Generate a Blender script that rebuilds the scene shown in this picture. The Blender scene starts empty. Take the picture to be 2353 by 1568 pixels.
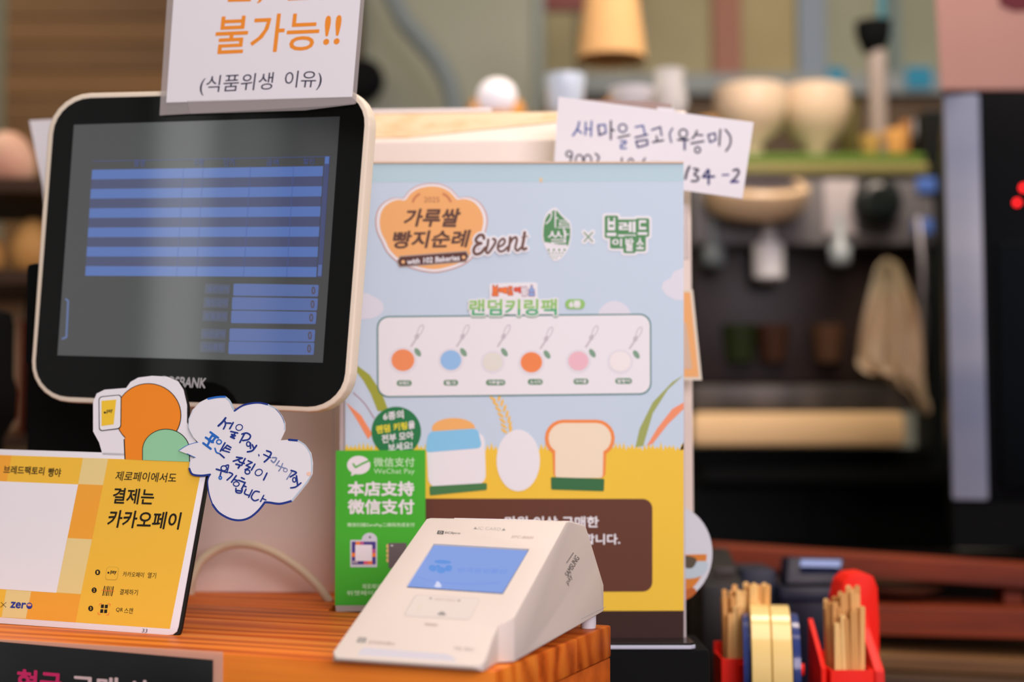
import bpy, bmesh, math, random
from mathutils import Vector, Matrix
random.seed(7)
SC = bpy.context.scene
COL = SC.collection
PI = math.pi
rad = math.radians

# ------------------------------------------------------------------ camera, world, lights, exposure
CZ = 1.2                      # eye height
FPX, CX, CY = 3268.0, 1176.5, 784.0
PITCH = math.atan(226 / 3268.0)
CAM = Vector((0, 0, CZ))
TOPZ = CZ - 0.156
CF = Vector((0, math.cos(PITCH), math.sin(PITCH)))
CR = Vector((1, 0, 0))
CU = CR.cross(CF)
cd = bpy.data.cameras.new('camera')
cam = bpy.data.objects.new('camera', cd)
COL.objects.link(cam)
cam.location = CAM
cam.rotation_euler = (PI / 2 + PITCH, 0, 0)
cd.sensor_width = 36
cd.lens = 50
cd.dof.use_dof = True
cd.dof.focus_distance = 1.17
cd.dof.aperture_fstop = 2.5
cd.clip_start = 0.05
SC.camera = cam
SC.view_settings.view_transform = 'Standard'
SC.view_settings.look = 'None'
SC.view_settings.gamma = 1
SC.view_settings.use_curve_mapping = False
SC.view_settings.exposure = 0.17

W = bpy.data.worlds.new('world')
SC.world = W
W.use_nodes = True
bg = W.node_tree.nodes['Background']
bg.inputs['Color'].default_value = (1.0, 0.83, 0.84, 1)
bg.inputs['Strength'].default_value = 0.27

def area(name, loc, target, size, sizey, power, color):
    l = bpy.data.lights.new(name, 'AREA')
    l.shape = 'RECTANGLE'; l.size = size; l.size_y = sizey
    l.energy = power; l.color = color
    o = bpy.data.objects.new(name, l)
    COL.objects.link(o)
    o.location = loc
    o.rotation_euler = (Vector(target) - Vector(loc)).to_track_quat('-Z', 'Y').to_euler()
    return o

area('shopfront_daylight', (1.35, -2.0, 2.3), (0, 1.3, 1.2), 2.4, 1.4, 90, (1.0, 0.84, 0.93))
area('ceiling_lamp_counter', (0.25, 1.0, 2.9), (0.05, 1.2, 1.0), 0.9, 0.9, 13, (1.0, 0.80, 0.72))
area('ceiling_lamp_kitchen', (0.8, 2.15, 2.9), (0.8, 3.0, 1.1), 1.0, 0.7, 26, (1.0, 0.80, 0.66))
area('ceiling_lamp_left', (-1.6, 2.8, 2.95), (-1.3, 3.0, 1.2), 0.9, 0.6, 16, (1.0, 0.78, 0.56))

# ------------------------------------------------------------------ materials
def s2l(c):
    c = c / 255.0
    return c / 12.92 if c <= 0.04045 else ((c + 0.055) / 1.055) ** 2.4

LIGHT = (0.95, 0.80, 0.85)     # how brightly a fully white sheet reads, so colours are given as seen on it
def C(r, g, b, f=1.0):
    return tuple(min(0.92, s2l(v) / k * f) for v, k in zip((r, g, b), LIGHT)) + (1,)

MC = {}
def mat(name, rgb, rough=0.55, metal=0.0, coat=0.0, emit=None, estr=1.0, spec=0.2, alpha=1.0, raw=False, trans=0.0):
    if name in MC: return MC[name]
    m = bpy.data.materials.new(name); m.use_nodes = True
    b = m.node_tree.nodes['Principled BSDF']
    col = tuple(rgb) + (1,) if raw else C(*rgb)
    b.inputs['Base Color'].default_value = col
    b.inputs['Roughness'].default_value = rough
    b.inputs['Metallic'].default_value = metal
    b.inputs['Coat Weight'].default_value = coat
    b.inputs['Coat Roughness'].default_value = 0.08
    b.inputs['Specular IOR Level'].default_value = spec
    b.inputs['Alpha'].default_value = alpha
    b.inputs['Transmission Weight'].default_value = trans
    if emit:
        b.inputs['Emission Color'].default_value = tuple(s2l(v) for v in emit) + (1,)
        b.inputs['Emission Strength'].default_value = estr
    MC[name] = m
    return m

def noisy(name, rgb1, rgb2, scale=8, rough=0.6, stretch=(1, 1, 1), bump=0.0, detail=4, metal=0.0, lo=.35, hi=.65):
    """procedural two colour mottle in object space"""
    if name in MC: return MC[name]
    m = mat(name, rgb1, rough, metal)
    nt = m.node_tree; b = nt.nodes['Principled BSDF']
    tc = nt.nodes.new('ShaderNodeTexCoord'); mp = nt.nodes.new('ShaderNodeMapping')
    mp.inputs['Scale'].default_value = stretch
    nz = nt.nodes.new('ShaderNodeTexNoise'); nz.inputs['Scale'].default_value = scale; nz.inputs['Detail'].default_value = detail
    rp = nt.nodes.new('ShaderNodeValToRGB')
    rp.color_ramp.elements[0].position = lo; rp.color_ramp.elements[1].position = hi
    rp.color_ramp.elements[0].color = C(*rgb1); rp.color_ramp.elements[1].color = C(*rgb2)
    L = nt.links.new
    L(tc.outputs['Object'], mp.inputs[0]); L(mp.outputs[0], nz.inputs['Vector']); L(nz.outputs['Fac'], rp.inputs[0]); L(rp.outputs[0], b.inputs['Base Color'])
    if bump:
        bp = nt.nodes.new('ShaderNodeBump'); bp.inputs['Strength'].default_value = bump; bp.inputs['Distance'].default_value = 0.002
        L(nz.outputs['Fac'], bp.inputs['Height']); L(bp.outputs[0], b.inputs['Normal'])
    return m

def wood(name, seed, dark, mid, light, ang):
    """pine board: rings around a pith line that runs along the counter, so the end shows arcs and the top long grain"""
    m = bpy.data.materials.new(name); m.use_nodes = True
    nt = m.node_tree; b = nt.nodes['Principled BSDF']; L = nt.links.new; N = nt.nodes.new
    b.inputs['Roughness'].default_value = 0.45; b.inputs['Specular IOR Level'].default_value = 0.18
    geo = N('ShaderNodeNewGeometry')
    rot = N('ShaderNodeVectorRotate'); rot.rotation_type = 'Z_AXIS'; rot.inputs['Angle'].default_value = ang
    L(geo.outputs['Position'], rot.inputs['Vector'])
    mp = N('ShaderNodeMapping'); mp.inputs['Location'].default_value = (seed * 1.37, -0.62 + 0.03 * math.sin(seed * 5), -TOPZ + 0.10 + 0.04 * math.sin(seed * 3)); mp.inputs['Scale'].default_value = (0.12, 1, 1)
    L(rot.outputs[0], mp.inputs[0])
    wob = N('ShaderNodeTexNoise'); wob.inputs['Scale'].default_value = 14; wob.inputs['Detail'].default_value = 2
    L(mp.outputs[0], wob.inputs['Vector'])
    add = N('ShaderNodeVectorMath'); add.operation = 'MULTIPLY_ADD'
    add.inputs[1].default_value = (0.03, 0.04, 0.045)
    L(wob.outputs['Color'], add.inputs[0]); L(mp.outputs[0], add.inputs[2])
    wv = N('ShaderNodeTexWave'); wv.wave_type = 'RINGS'; wv.rings_direction = 'X'; wv.wave_profile = 'SIN'
    wv.inputs['Scale'].default_value = 12; wv.inputs['Distortion'].default_value = 3.5; wv.inputs['Detail'].default_value = 2; wv.inputs['Detail Scale'].default_value = 1.3
    L(add.outputs[0], wv.inputs['Vector'])
    fine = N('ShaderNodeTexNoise'); fine.inputs['Scale'].default_value = 300; fine.inputs['Detail'].default_value = 3
    mp2 = N('ShaderNodeMapping'); mp2.inputs['Scale'].default_value = (0.03, 1, 1); L(rot.outputs[0], mp2.inputs[0]); L(mp2.outputs[0], fine.inputs['Vector'])
    mix = N('ShaderNodeMath'); mix.operation = 'MULTIPLY_ADD'; mix.inputs[1].default_value = 0.25
    big = N('ShaderNodeTexNoise'); big.inputs['Scale'].default_value = 34; big.inputs['Detail'].default_value = 3
    L(mp.outputs[0], big.inputs['Vector'])
    m1 = N('ShaderNodeMath'); m1.operation = 'MULTIPLY'; m1.inputs[1].default_value = 0.55; L(wv.outputs['Fac'], m1.inputs[0])
    m2 = N('ShaderNodeMath'); m2.operation = 'MULTIPLY_ADD'; m2.inputs[1].default_value = 0.75; L(big.outputs['Fac'], m2.inputs[0]); L(m1.outputs[0], m2.inputs[2])
    m3 = N('ShaderNodeMath'); m3.operation = 'SUBTRACT'; m3.inputs[1].default_value = 0.12; L(m2.outputs[0], m3.inputs[0])
    L(fine.outputs['Fac'], mix.inputs[0]); L(m3.outputs[0], mix.inputs[2])
    rp = N('ShaderNodeValToRGB'); e = rp.color_ramp.elements
    e[0].position = 0.22; e[0].color = C(*dark); e[1].position = 0.92; e[1].color = C(*light)
    k = e.new(0.48); k.color = C(*mid)
    L(mix.outputs[0], rp.inputs[0]); L(rp.outputs[0], b.inputs['Base Color'])
    bp = N('ShaderNodeBump'); bp.inputs['Strength'].default_value = 0.35; bp.inputs['Distance'].default_value = 0.0012
    L(mix.outputs[0], bp.inputs['Height']); L(bp.outputs[0], b.inputs['Normal'])
    return m

# ------------------------------------------------------------------ geometry helpers
def ray(px, py):
    d = CF * FPX + CR * (px - CX) + CU * (CY - py)
    return d / d.y
def at(px, py, y):
    """world point seen at a pixel of the photograph, y metres in front of the lens"""
    return CAM + ray(px, py) * y
def ground(px, py, z):
    r = ray(px, py)
    return CAM + r * ((z - CZ) / r.z)

BASE = {}        # world location of things (translation only)
def props(o, label=None, cat=None, group=None, kind=None, category=None):
    cat = cat or category
    for k, v in (('label', label), ('category', cat), ('group', group), ('kind', kind)):
        if v: o[k] = v
    return o
def thing(name, loc, label, cat, group=None):
    o = bpy.data.objects.new(name, None); COL.objects.link(o)
    o.location = loc; o.empty_display_size = 0.03
    BASE[o.name] = Vector(loc)
    return props(o, label, cat, group)
def link(name, bm, mats, parent=None, smooth=35, origin=None, **kw):
    """bm is in world coordinates"""
    if not isinstance(mats, (list, tuple)): mats = [mats]
    if parent is not None:
        base = BASE[parent.name]
    elif origin is not None:
        base = Vector(origin)
    else:
        xs = [v.co for v in bm.verts]
        base = Vector(((min(v.x for v in xs) + max(v.x for v in xs)) / 2, (min(v.y for v in xs) + max(v.y for v in xs)) / 2, min(v.z for v in xs)))
    bmesh.ops.translate(bm, verts=bm.verts, vec=-base)
    me = bpy.data.meshes.new(name); bm.to_mesh(me); bm.free()
    for m in mats: me.materials.append(m)
    if smooth:
        me.shade_smooth(); me.set_sharp_from_angle(angle=rad(smooth))
    o = bpy.data.objects.new(name, me); COL.objects.link(o)
    if parent is not None: o.parent = parent
    else: o.location = base
    BASE[o.name] = base
    props(o, **kw)
    return o

def bm_box(cx, cy, cz, sx, sy, sz, bevel=0.0, rot=None, seg=2, bm=None):
    new = bmesh.new()
    bmesh.ops.create_cube(new, size=1)
    bmesh.ops.scale(new, vec=(sx, sy, sz), verts=new.verts)
    if bevel: bmesh.ops.bevel(new, geom=list(new.edges), offset=bevel, segments=seg, profile=0.6, affect='EDGES', clamp_overlap=True)
    if rot is not None: bmesh.ops.transform(new, matrix=rot.to_4x4(), verts=new.verts)
    bmesh.ops.translate(new, verts=new.verts, vec=(cx, cy, cz))
    return merge(bm, new)
def merge(bm, new):
    if bm is None: return new
    me = bpy.data.meshes.new('tmp'); new.to_mesh(me); new.free(); bm.from_mesh(me); bpy.data.meshes.remove(me)
    return bm
def bm_px(x0, y0, x1, y1, Y, depth, bevel=0.004, yaw=0.0, bm=None, seg=2):
    """upright box whose front face, Y metres away, fills the pixel rectangle, and that goes depth metres back"""
    a = at(x0, y1, Y); b = at(x1, y0, Y)
    w, h = b.x - a.x, b.z - a.z
    R = Matrix.Rotation(yaw, 3, 'Z')
    off = R @ Vector((0, depth / 2, 0))
    return bm_box((a.x + b.x) / 2 + off.x, Y + off.y, (a.z + b.z) / 2, w, depth, h, bevel, R, seg, bm)
def bm_prism(pts, vec, bevel=0.0, bm=None, seg=2, only=None):
    """pts: world points of one face, extruded by vec"""
    new = bmesh.new()
    vs = [new.verts.new(p) for p in pts]
    f = new.faces.new(vs)
    r = bmesh.ops.extrude_face_region(new, geom=[f])
    bmesh.ops.translate(new, verts=[g for g in r['geom'] if isinstance(g, bmesh.types.BMVert)], vec=vec)
    bmesh.ops.recalc_face_normals(new, faces=new.faces)
    if bevel: bmesh.ops.bevel(new, geom=list(new.edges), offset=bevel, segments=seg, profile=0.6, affect='EDGES', clamp_overlap=True)
    return merge(bm, new)
def bm_lathe(profile, centre, axis=Vector((0, 0, 1)), n=32, bm=None, cap=True):
    """profile of (radius, height) turned round axis through centre"""
    new = bmesh.new(); q = axis.normalized().to_track_quat('Z', 'Y').to_matrix()
    rings = []
    for r, h in profile:
        rings.append([new.verts.new(q @ Vector((r * math.cos(2 * PI * i / n), r * math.sin(2 * PI * i / n), h)) + Vector(centre)) for i in range(n)])
    for a, b in zip(rings, rings[1:]):
        for i in range(n): new.faces.new((a[i], a[(i + 1) % n], b[(i + 1) % n], b[i]))
    if cap:
        new.faces.new(rings[0][::-1]); new.faces.new(rings[-1])
    bmesh.ops.recalc_face_normals(new, faces=new.faces)
    return merge(bm, new)
def smooth_pts(pts, k=6, closed=False):
    out = []; n = len(pts); P = [Vector(p) for p in pts]
    rng = range(n if closed else n - 1)
    for i in rng:
        p1, p2 = P[i], P[(i + 1) % n]
        p0 = P[(i - 1) % n] if (closed or i > 0) else p1
        p3 = P[(i + 2) % n] if (closed or i + 2 < n) else p2
        for j in range(k):
            t = j / k
            out.append(0.5 * ((2 * p1) + (p2 - p0) * t + (2 * p0 - 5 * p1 + 4 * p2 - p3) * t * t + (3 * p1 - p0 - 3 * p2 + p3) * t ** 3))
    if not closed: out.append(P[-1])
    return out
def bm_tube(pts, r, n=10, bm=None, rs=None):
    new = bmesh.new(); rings = []
    for i, p in enumerate(pts):
        t = (pts[min(i + 1, len(pts) - 1)] - pts[max(i - 1, 0)]).normalized()
        q = t.to_track_quat('Z', 'Y').to_matrix(); rr = rs[i] if rs else r
        rings.append([new.verts.new(p + q @ Vector((rr * math.cos(2 * PI * j / n), rr * math.sin(2 * PI * j / n), 0))) for j in range(n)])
    for a, b in zip(rings, rings[1:]):
        for i in range(n): new.faces.new((a[i], a[(i + 1) % n], b[(i + 1) % n], b[i]))
    new.faces.new(rings[0][::-1]); new.faces.new(rings[-1])
    bmesh.ops.recalc_face_normals(new, faces=new.faces)
    return merge(bm, new)

def boolean(bm_a, bm_b, op):
    """exact boolean of two bmeshes, returns a new bmesh"""
    obs = []
    for bm in (bm_a, bm_b):
        me = bpy.data.meshes.new('tmp'); bm.to_mesh(me); bm.free()
        o = bpy.data.objects.new('tmp', me); COL.objects.link(o); obs.append(o)
    md = obs[0].modifiers.new('b', 'BOOLEAN'); md.object = obs[1]; md.operation = op; md.solver = 'EXACT'
    dg = bpy.context.evaluated_depsgraph_get()
    me = bpy.data.meshes.new_from_object(obs[0].evaluated_get(dg))
    out = bmesh.new(); out.from_mesh(me)
    for o in obs:
        m = o.data; bpy.data.objects.remove(o); bpy.data.meshes.remove(m)
    bpy.data.meshes.remove(me)
    return out

class Plane:
    def __init__(s, O, U, V):
        s.O = Vector(O); s.U = Vector(U).normalized(); s.V = Vector(V).normalized()
        s.N = s.U.cross(s.V).normalized()          # faces the viewer
    def hit(s, px, py, off=0.0):
        r = ray(px, py); o = s.O + s.N * off
        t = (o - CAM).dot(s.N) / r.dot(s.N)
        return CAM + r * t
    def shifted(s, d):
        return Plane(s.O + s.N * d, s.U, s.V)

TXT = {}
def text_mesh(body, offset):
    k = (body, offset)
    if k not in TXT:
        c = bpy.data.curves.new('t', 'FONT'); c.body = body; c.size = 1; c.resolution_u = 3; c.offset = offset; c.fill_mode = 'FRONT'
        o = bpy.data.objects.new('t', c); COL.objects.link(o)
        me = bpy.data.meshes.new_from_object(o.evaluated_get(bpy.context.evaluated_depsgraph_get()))
        TXT[k] = ([v.co.copy() for v in me.vertices], [tuple(p.vertices) for p in me.polygons])
        bpy.data.objects.remove(o); bpy.data.curves.remove(c); bpy.data.meshes.remove(me)
    return TXT[k]

class Art:
    """flat print on a sheet: shapes are given where the photograph shows them and are laid on the sheet's own plane"""
    def __init__(s, plane, frame=(0, 0, 1.0)):
        s.p = plane; s.bm = bmesh.new(); s.mats = []; s.fr = frame; s.step = 0.00012; s.n = 0
    def q(s, x, y, layer):
        ox, oy, k = s.fr
        # every layer is a hair prouder than the last; the point stays put on the sheet
        P = s.p.hit(ox + x / k, oy + y / k)
        return P + s.p.N * (s.step * layer + s.mo)
    mo = 0.0
    def tick(s):
        s.n += 1; s.mo = (s.n % 60) * 1.1e-6
    def mi(s, m):
        if m not in s.mats: s.mats.append(m)
        return s.mats.index(m)
    def face(s, pts, m, layer):
        s.tick()
        vs = [s.bm.verts.new(s.q(x, y, layer)) for x, y in pts]
        try:
            f = s.bm.faces.new(vs)
        except ValueError:
            return
        f.material_index = s.mi(m); f.normal_update()
        if f.normal.dot(s.p.N) < 0: f.normal_flip()
    def poly(s, pts, m, layer=1, smooth=0, scale=None):
        if smooth: pts = [(p.x, p.y) for p in smooth_pts([(a, b, 0) for a, b in pts], smooth, True)]
        if scale:
            k, cx, cy = scale; pts = [(cx + (x - cx) * k, cy + (y - cy) * k) for x, y in pts]
        s.face(pts, m, layer)
    def ell(s, cx, cy, rx, ry, m, layer=1, rot=0.0, n=28, a0=0.0, a1=2 * PI):
        full = abs(a1 - a0 - 2 * PI) < 1e-6
        pts = []
        for i in range(n if full else n + 1):
            a = a0 + (a1 - a0) * i / n; x, y = rx * math.cos(a), ry * math.sin(a)
            pts.append((cx + x * math.cos(rot) - y * math.sin(rot), cy + x * math.sin(rot) + y * math.cos(rot)))
        s.face(pts, m, layer)
    def rrect(s, quad, r, m, layer=1, n=5):
        """rounded quadrilateral: tl, tr, br, bl"""
        out = []; Q = [Vector((a, b)) for a, b in quad]
        r = min([r] + [0.49 * (Q[i] - Q[i - 1]).length for i in range(4)])
        for i in range(4):
            p, a, b = Q[i], Q[i - 1], Q[(i + 1) % 4]
            u = (a - p).normalized() * r; v = (b - p).normalized() * r
            for j in range(n + 1):
                t = j / n * PI / 2
                w = p + u * (1 - math.sin(t)) + v * (1 - math.cos(t))
                out.append((w.x, w.y))
        s.face(out, m, layer)
    def stroke(s, pts, w, m, layer=2, smooth=4):
        P = smooth_pts([(a, b, 0) for a, b in pts], smooth) if smooth and len(pts) > 2 else [Vector((a, b, 0)) for a, b in pts]
        n = len(P)
        for i in range(n - 1):
            a, b = P[i], P[i + 1]; t = b - a
            if t.length < 1e-6: continue
            t.normalize(); nn = Vector((-t.y, t.x, 0)) * (w / 2)
            s.face([((a + nn).x, (a + nn).y), ((b + nn).x, (b + nn).y), ((b - nn).x, (b - nn).y), ((a - nn).x, (a - nn).y)], m, layer)
        for p in P: s.ell(p.x, p.y, w / 2, w / 2, m, layer, n=8 if w < 40 else 14)
    def loop(s, cx, cy, rx, ry, w, m, layer=2, rot=0.0, n=22):
        pts = []
        for i in range(n + 1):
            a = 2 * PI * i / n; x, y = rx * math.cos(a), ry * math.sin(a)
            pts.append((cx + x * math.cos(rot) - y * math.sin(rot), cy + x * math.sin(rot) + y * math.cos(rot)))
        s.stroke(pts, w, m, layer, smooth=0)
    def text(s, body, bl, br, tr, tl, m, layer=3, bold=0.0, ref=None, low=None, cut=0.5, shift=(0, 0)):
        """ink box of the words mapped on the quadrilateral; ref: weight whose ink box is used (for halos)"""
        V, F = text_mesh(body, 0.0)
        b0 = bold if ref is None else ref
        x0 = min(v.x for v in V) - b0; x1 = max(v.x for v in V) + b0; y0 = min(v.y for v in V) - b0; y1 = max(v.y for v in V) + b0
        bl, br, tr, tl = [Vector(p) for p in (bl, br, tr, tl)]
        if low is not None:
            g = bmesh.new(); vv = [g.verts.new((v.x, v.y, 0)) for v in V]
            for f in F:
                try: g.faces.new([vv[i] for i in f])
                except ValueError: pass
            bmesh.ops.bisect_plane(g, geom=list(g.verts) + list(g.edges) + list(g.faces), plane_co=(0, y0 + (y1 - y0) * cut, 0), plane_no=(0, 1, 0))
            g.verts.index_update(); V = [v.co.copy() for v in g.verts]; F = [tuple(v.index for v in f.verts) for f in g.faces]; g.free()
        k = 0 if bold <= 0 else (6 if bold < 0.05 else 10)
        offs = [(0, 0)] if bold < 0.05 else [(0, 0), (bold * .5, 0), (-bold * .5, 0)]
        offs = offs + [(bold * math.cos(2 * PI * (i + .5) / k), bold * math.sin(2 * PI * (i + .5) / k)) for i in range(k)]
        for dx, dy in offs:
            s.tick(); vv = []
            for v in V:
                a = (v.x + dx - x0) / (x1 - x0); b = (v.y + dy - y0) / (y1 - y0)
                p = bl * ((1 - a) * (1 - b)) + br * (a * (1 - b)) + tr * (a * b) + tl * ((1 - a) * b)
                vv.append(s.bm.verts.new(s.q(p.x + shift[0], p.y + shift[1], layer)))
            for f in F:
                try: fc = s.bm.faces.new([vv[i] for i in f])
                except ValueError: continue
                yy = sum(V[i].y for i in f) / len(f)
                fc.material_index = s.mi(low if (low is not None and (yy + dy - y0) / (y1 - y0) < cut) else m)
                fc.normal_update()
                if fc.normal.dot(s.p.N) < 0: fc.normal_flip()
    def box(s, body, x0, y0, x1, y1, m, layer=3, bold=0.0, **k):
        s.text(body, (x0, y1), (x1, y1), (x1, y0), (x0, y0), m, layer, bold, **k)
    def build(s, name, parent, **kw):
        return link(name, s.bm, s.mats, parent, smooth=0, **kw)
    def sheet(s, name, pts, t, m, parent, smooth=0, bevel=0.0, back=0.0, **kw):
        """a card of real thickness t behind the print plane"""
        if smooth: pts = [(p.x, p.y) for p in smooth_pts([(a, b, 0) for a, b in pts], smooth, True)]
        w = [s.q(x, y, 0) - s.p.N * back for x, y in pts]
        return link(name, bm_prism(w, -s.p.N * t, bevel), m, parent, smooth=30, **kw)

# ------------------------------------------------------------------ palette
WHITE = mat('white_paper', (232, 219, 226), 0.6)
PAPERC = mat('laminated_white_paper', (230, 218, 226), 0.35, coat=0.5)
BLACKP = mat('black_print', (26, 24, 22), 0.5)
BLK = mat('black_plastic', (0.006, 0.007, 0.007), 0.6, raw=True, spec=0.03)
BLKG = mat('black_gloss', (0.003, 0.004, 0.005), 0.35, raw=True, spec=0.06)
CREAM = mat('cream_plastic', (232, 208, 190), 0.45)
INK = mat('blue_ink', (32, 52, 130), 0.4)
INKL = mat('light_blue_ink', (40, 100, 185), 0.4)
INKD = mat('dark_ink', (20, 22, 52), 0.4)
STEEL = mat('brushed_steel', (0.55, 0.55, 0.58), 0.35, 1.0, raw=True)
CLEAR = mat('clear_plastic', (0.8, 0.8, 0.78), 0.12, raw=True, alpha=0.28)
CLEARF = mat('clear_film', (0.55, 0.53, 0.50), 0.15, raw=True, alpha=0.42)

# ------------------------------------------------------------------ room shell
TOPZ = CZ - 0.156
wall_m = noisy('grey_green_plaster', (126, 122, 112), (140, 134, 120), 1.2, 0.8)
floor_m = noisy('dark_brown_floor', (46, 32, 24), (60, 42, 30), 3, 0.5)
link('floor', bm_box(0, 1.2, -0.05, 8, 7.4, 0.1), floor_m, None, 0, kind='structure')
link('wall_back', bm_box(0, 4.35, 1.5, 8, 0.1, 3.0), wall_m, None, 0, kind='structure')
link('wall_left', bm_box(-3.0, 1.2, 1.5, 0.1, 6.3, 3.0), noisy('left_wall_paint', (120, 112, 98), (90, 84, 74), 1.0, 0.8), None, 0, kind='structure')
link('wall_right', bm_box(3.0, 1.2, 1.5, 0.1, 6.3, 3.0), noisy('right_wall_paint', (70, 62, 56), (90, 80, 70), 1.0, 0.8), None, 0, kind='structure')

# shopfront window in the left wall, what the monitor glass mirrors
w2 = bpy.data.objects.new('window_2', None); COL.objects.link(w2); w2.location = (-2.93, -0.6, 1.4); BASE[w2.name] = w2.location.copy(); w2['kind'] = 'structure'
for y0, y1, st in ((-1.90, -1.42, 0.6), (-1.38, -1.10, 1.1), (-1.06, -0.80, 2.9), (-0.76, -0.20, 0.75), (-0.16, 0.55, 1.3)):
    link('daylight_pane', bm_box(-2.935, (y0 + y1) / 2, 1.5, 0.02, y1 - y0, 2.0), mat('daylight_%d' % int(st * 100), (0.5, 0.5, 0.5), 0.3, raw=True, emit=(196, 200, 196), estr=st), w2, 0)
for y in (-1.92, -1.40, -1.08, -0.78, -0.18, 0.57):
    link('mullion', bm_box(-2.92, y, 1.5, 0.05, 0.035, 2.08), mat('mullion_dark', (60, 52, 46), 0.5), w2, 0)
link('sill', bm_box(-2.90, -0.67, 0.47, 0.10, 2.55, 0.04), mat('mullion_dark', (60, 52, 46), 0.5), w2, 0)

# ------------------------------------------------------------------ wooden counter
A = rad(21.8)
LR = Vector((math.cos(A), -math.sin(A), 0)); DD = Vector((math.sin(A), math.cos(A), 0)); ZZ = Vector((0, 0, 1))
E0 = Vector((0.0837, 1.2104, TOPZ))                       # rear right corner
f0 = Vector((-0.1264, 1.0172, TOPZ))
depth_c = (E0 - f0).dot(DD)                               # front to back
counter = thing('wooden_counter', (-0.3, 1.2, 0), 'orange varnished pine counter with a thick end grain edge, under the card reader', 'counter')
npl = 3
cols = [((168, 72, 20), (214, 100, 28), (238, 130, 44)), ((154, 62, 16), (200, 86, 24), (226, 116, 38)), ((138, 54, 14), (178, 76, 22), (206, 102, 34))]
for i in range(npl):
    a = depth_c * i / npl; b = depth_c * (i + 1) / npl - 0.0006
    c0 = E0 - DD * (depth_c - a)
    pts = [c0, c0 + DD * (b - a), c0 + DD * (b - a) - LR * 1.25, c0 - LR * 1.25]
    pts = [p - ZZ * 0.0265 for p in pts]
    link('plank', bm_prism(pts, ZZ * (0.0265 - 0.0001 * (i % 2)), 0.0022, seg=2), wood('pine_plank_%d' % i, i + 1.7, *cols[i % 3], A), counter)
# apron boards under the slab
lowm = noisy('apron_pine', (176, 76, 22), (206, 96, 30), 9, 0.5, (0.6, 6, 6))
fr = E0 - DD * depth_c
pts = [fr + DD * 0.0015 - LR * 0.0008, fr + DD * (depth_c - 0.001) - LR * 0.0008, fr + DD * (depth_c - 0.001) - LR * 1.25, fr + DD * 0.0015 - LR * 1.25]
link('apron_board', bm_prism([p - ZZ * 0.22 for p in pts], ZZ * 0.193, 0.001), lowm, counter)
pts = [fr + DD * 0.03 - LR * 0.03, fr + DD * (depth_c - 0.03) - LR * 0.03, fr + DD * (depth_c - 0.03) - LR * 1.2, fr + DD * 0.03 - LR * 1.2]
link('base_panel', bm_prism([Vector((p.x, p.y, 0.0)) for p in pts], ZZ * (TOPZ - 0.221)), noisy('base_pine', (120, 60, 26), (140, 72, 30), 6, 0.6, (0.6, 4, 4)), counter)
# rear board that carries the machine
rb = thing('rear_worktop', (-0.4, 1.5, 0), 'orange pine worktop behind the counter, under the white machine', 'worktop')
y_at = lambda x: E0.y + (E0.x - x) * math.tan(A)
pts = [(-0.168, y_at(-0.168) + 0.001), (-0.168, 1.40), (0.16, 1.40), (0.16, 1.86), (-0.66, 1.86), (-0.66, y_at(-0.66) + 0.001)]
link('board', bm_prism([Vector((x, y, TOPZ - 0.0265)) for x, y in pts], ZZ * 0.0263, 0.0008), wood('rear_board_pine', 9.3, *cols[1], A), rb)
link('support', bm_box(-0.22, 1.72, (TOPZ - 0.0265) / 2, 0.7, 0.2, TOPZ - 0.0268), MC['base_pine'], rb, 0)

# ------------------------------------------------------------------ card reader
TO = ground(1105, 1549, TOPZ)
def tl(x, y, z): return TO + LR * x + DD * y + ZZ * z
reader = thing('card_reader', tl(-0.055, 0.13, 0), 'white wedge-shaped card payment terminal with a lit blue screen on the counter end', 'card reader')
RW = mat('reader_white', (222, 200, 192), 0.45)
RS = mat('reader_side', (222, 206, 202), 0.5)
side = [(0.0, 0.0032), (0.004, 0.001), (0.05, 0.001), (0.248, 0.0135), (0.2585, 0.0165), (0.2605, 0.024), (0.2075, 0.0835), (0.204, 0.0868), (0.166, 0.0915), (0.1595, 0.0912), (0.0035, 0.0045), (0.0, 0.004)]
side = [(0.0, 0.0032), (0.004, 0.001), (0.05, 0.001), (0.248, 0.0135), (0.2585, 0.0165), (0.2605, 0.024), (0.207, 0.0845), (0.203, 0.0872), (0.165, 0.0925), (0.158, 0.0920), (0.0045, 0.0066), (0.0, 0.0050)]
prof = bm_prism([tl(-0.1151, y, z) for y, z in side], LR * 0.1192)
plan = [(-0.109, -0.001), (-0.1151, 0.006), (-0.1151, 0.225), (-0.108, 0.262), (0.0, 0.262), (0.0041, 0.25), (0.0041, 0.050), (0.0005, 0.0455), (-0.0045, 0.0415), (-0.0035, 0.030), (-0.0002, 0.010), (-0.0002, 0.004), (-0.005, -0.001)]
planb = bm_prism([tl(x, y, -0.01) for x, y in plan], ZZ * 0.12)
body = boolean(prof, planb, 'INTERSECT')
# slanted face plane
s0 = tl(0, 0.0045, 0.0066); s1 = tl(0, 0.158, 0.0920)
SV = (s1 - s0).normalized()
PT = Plane(s0, LR, SV)
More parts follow.
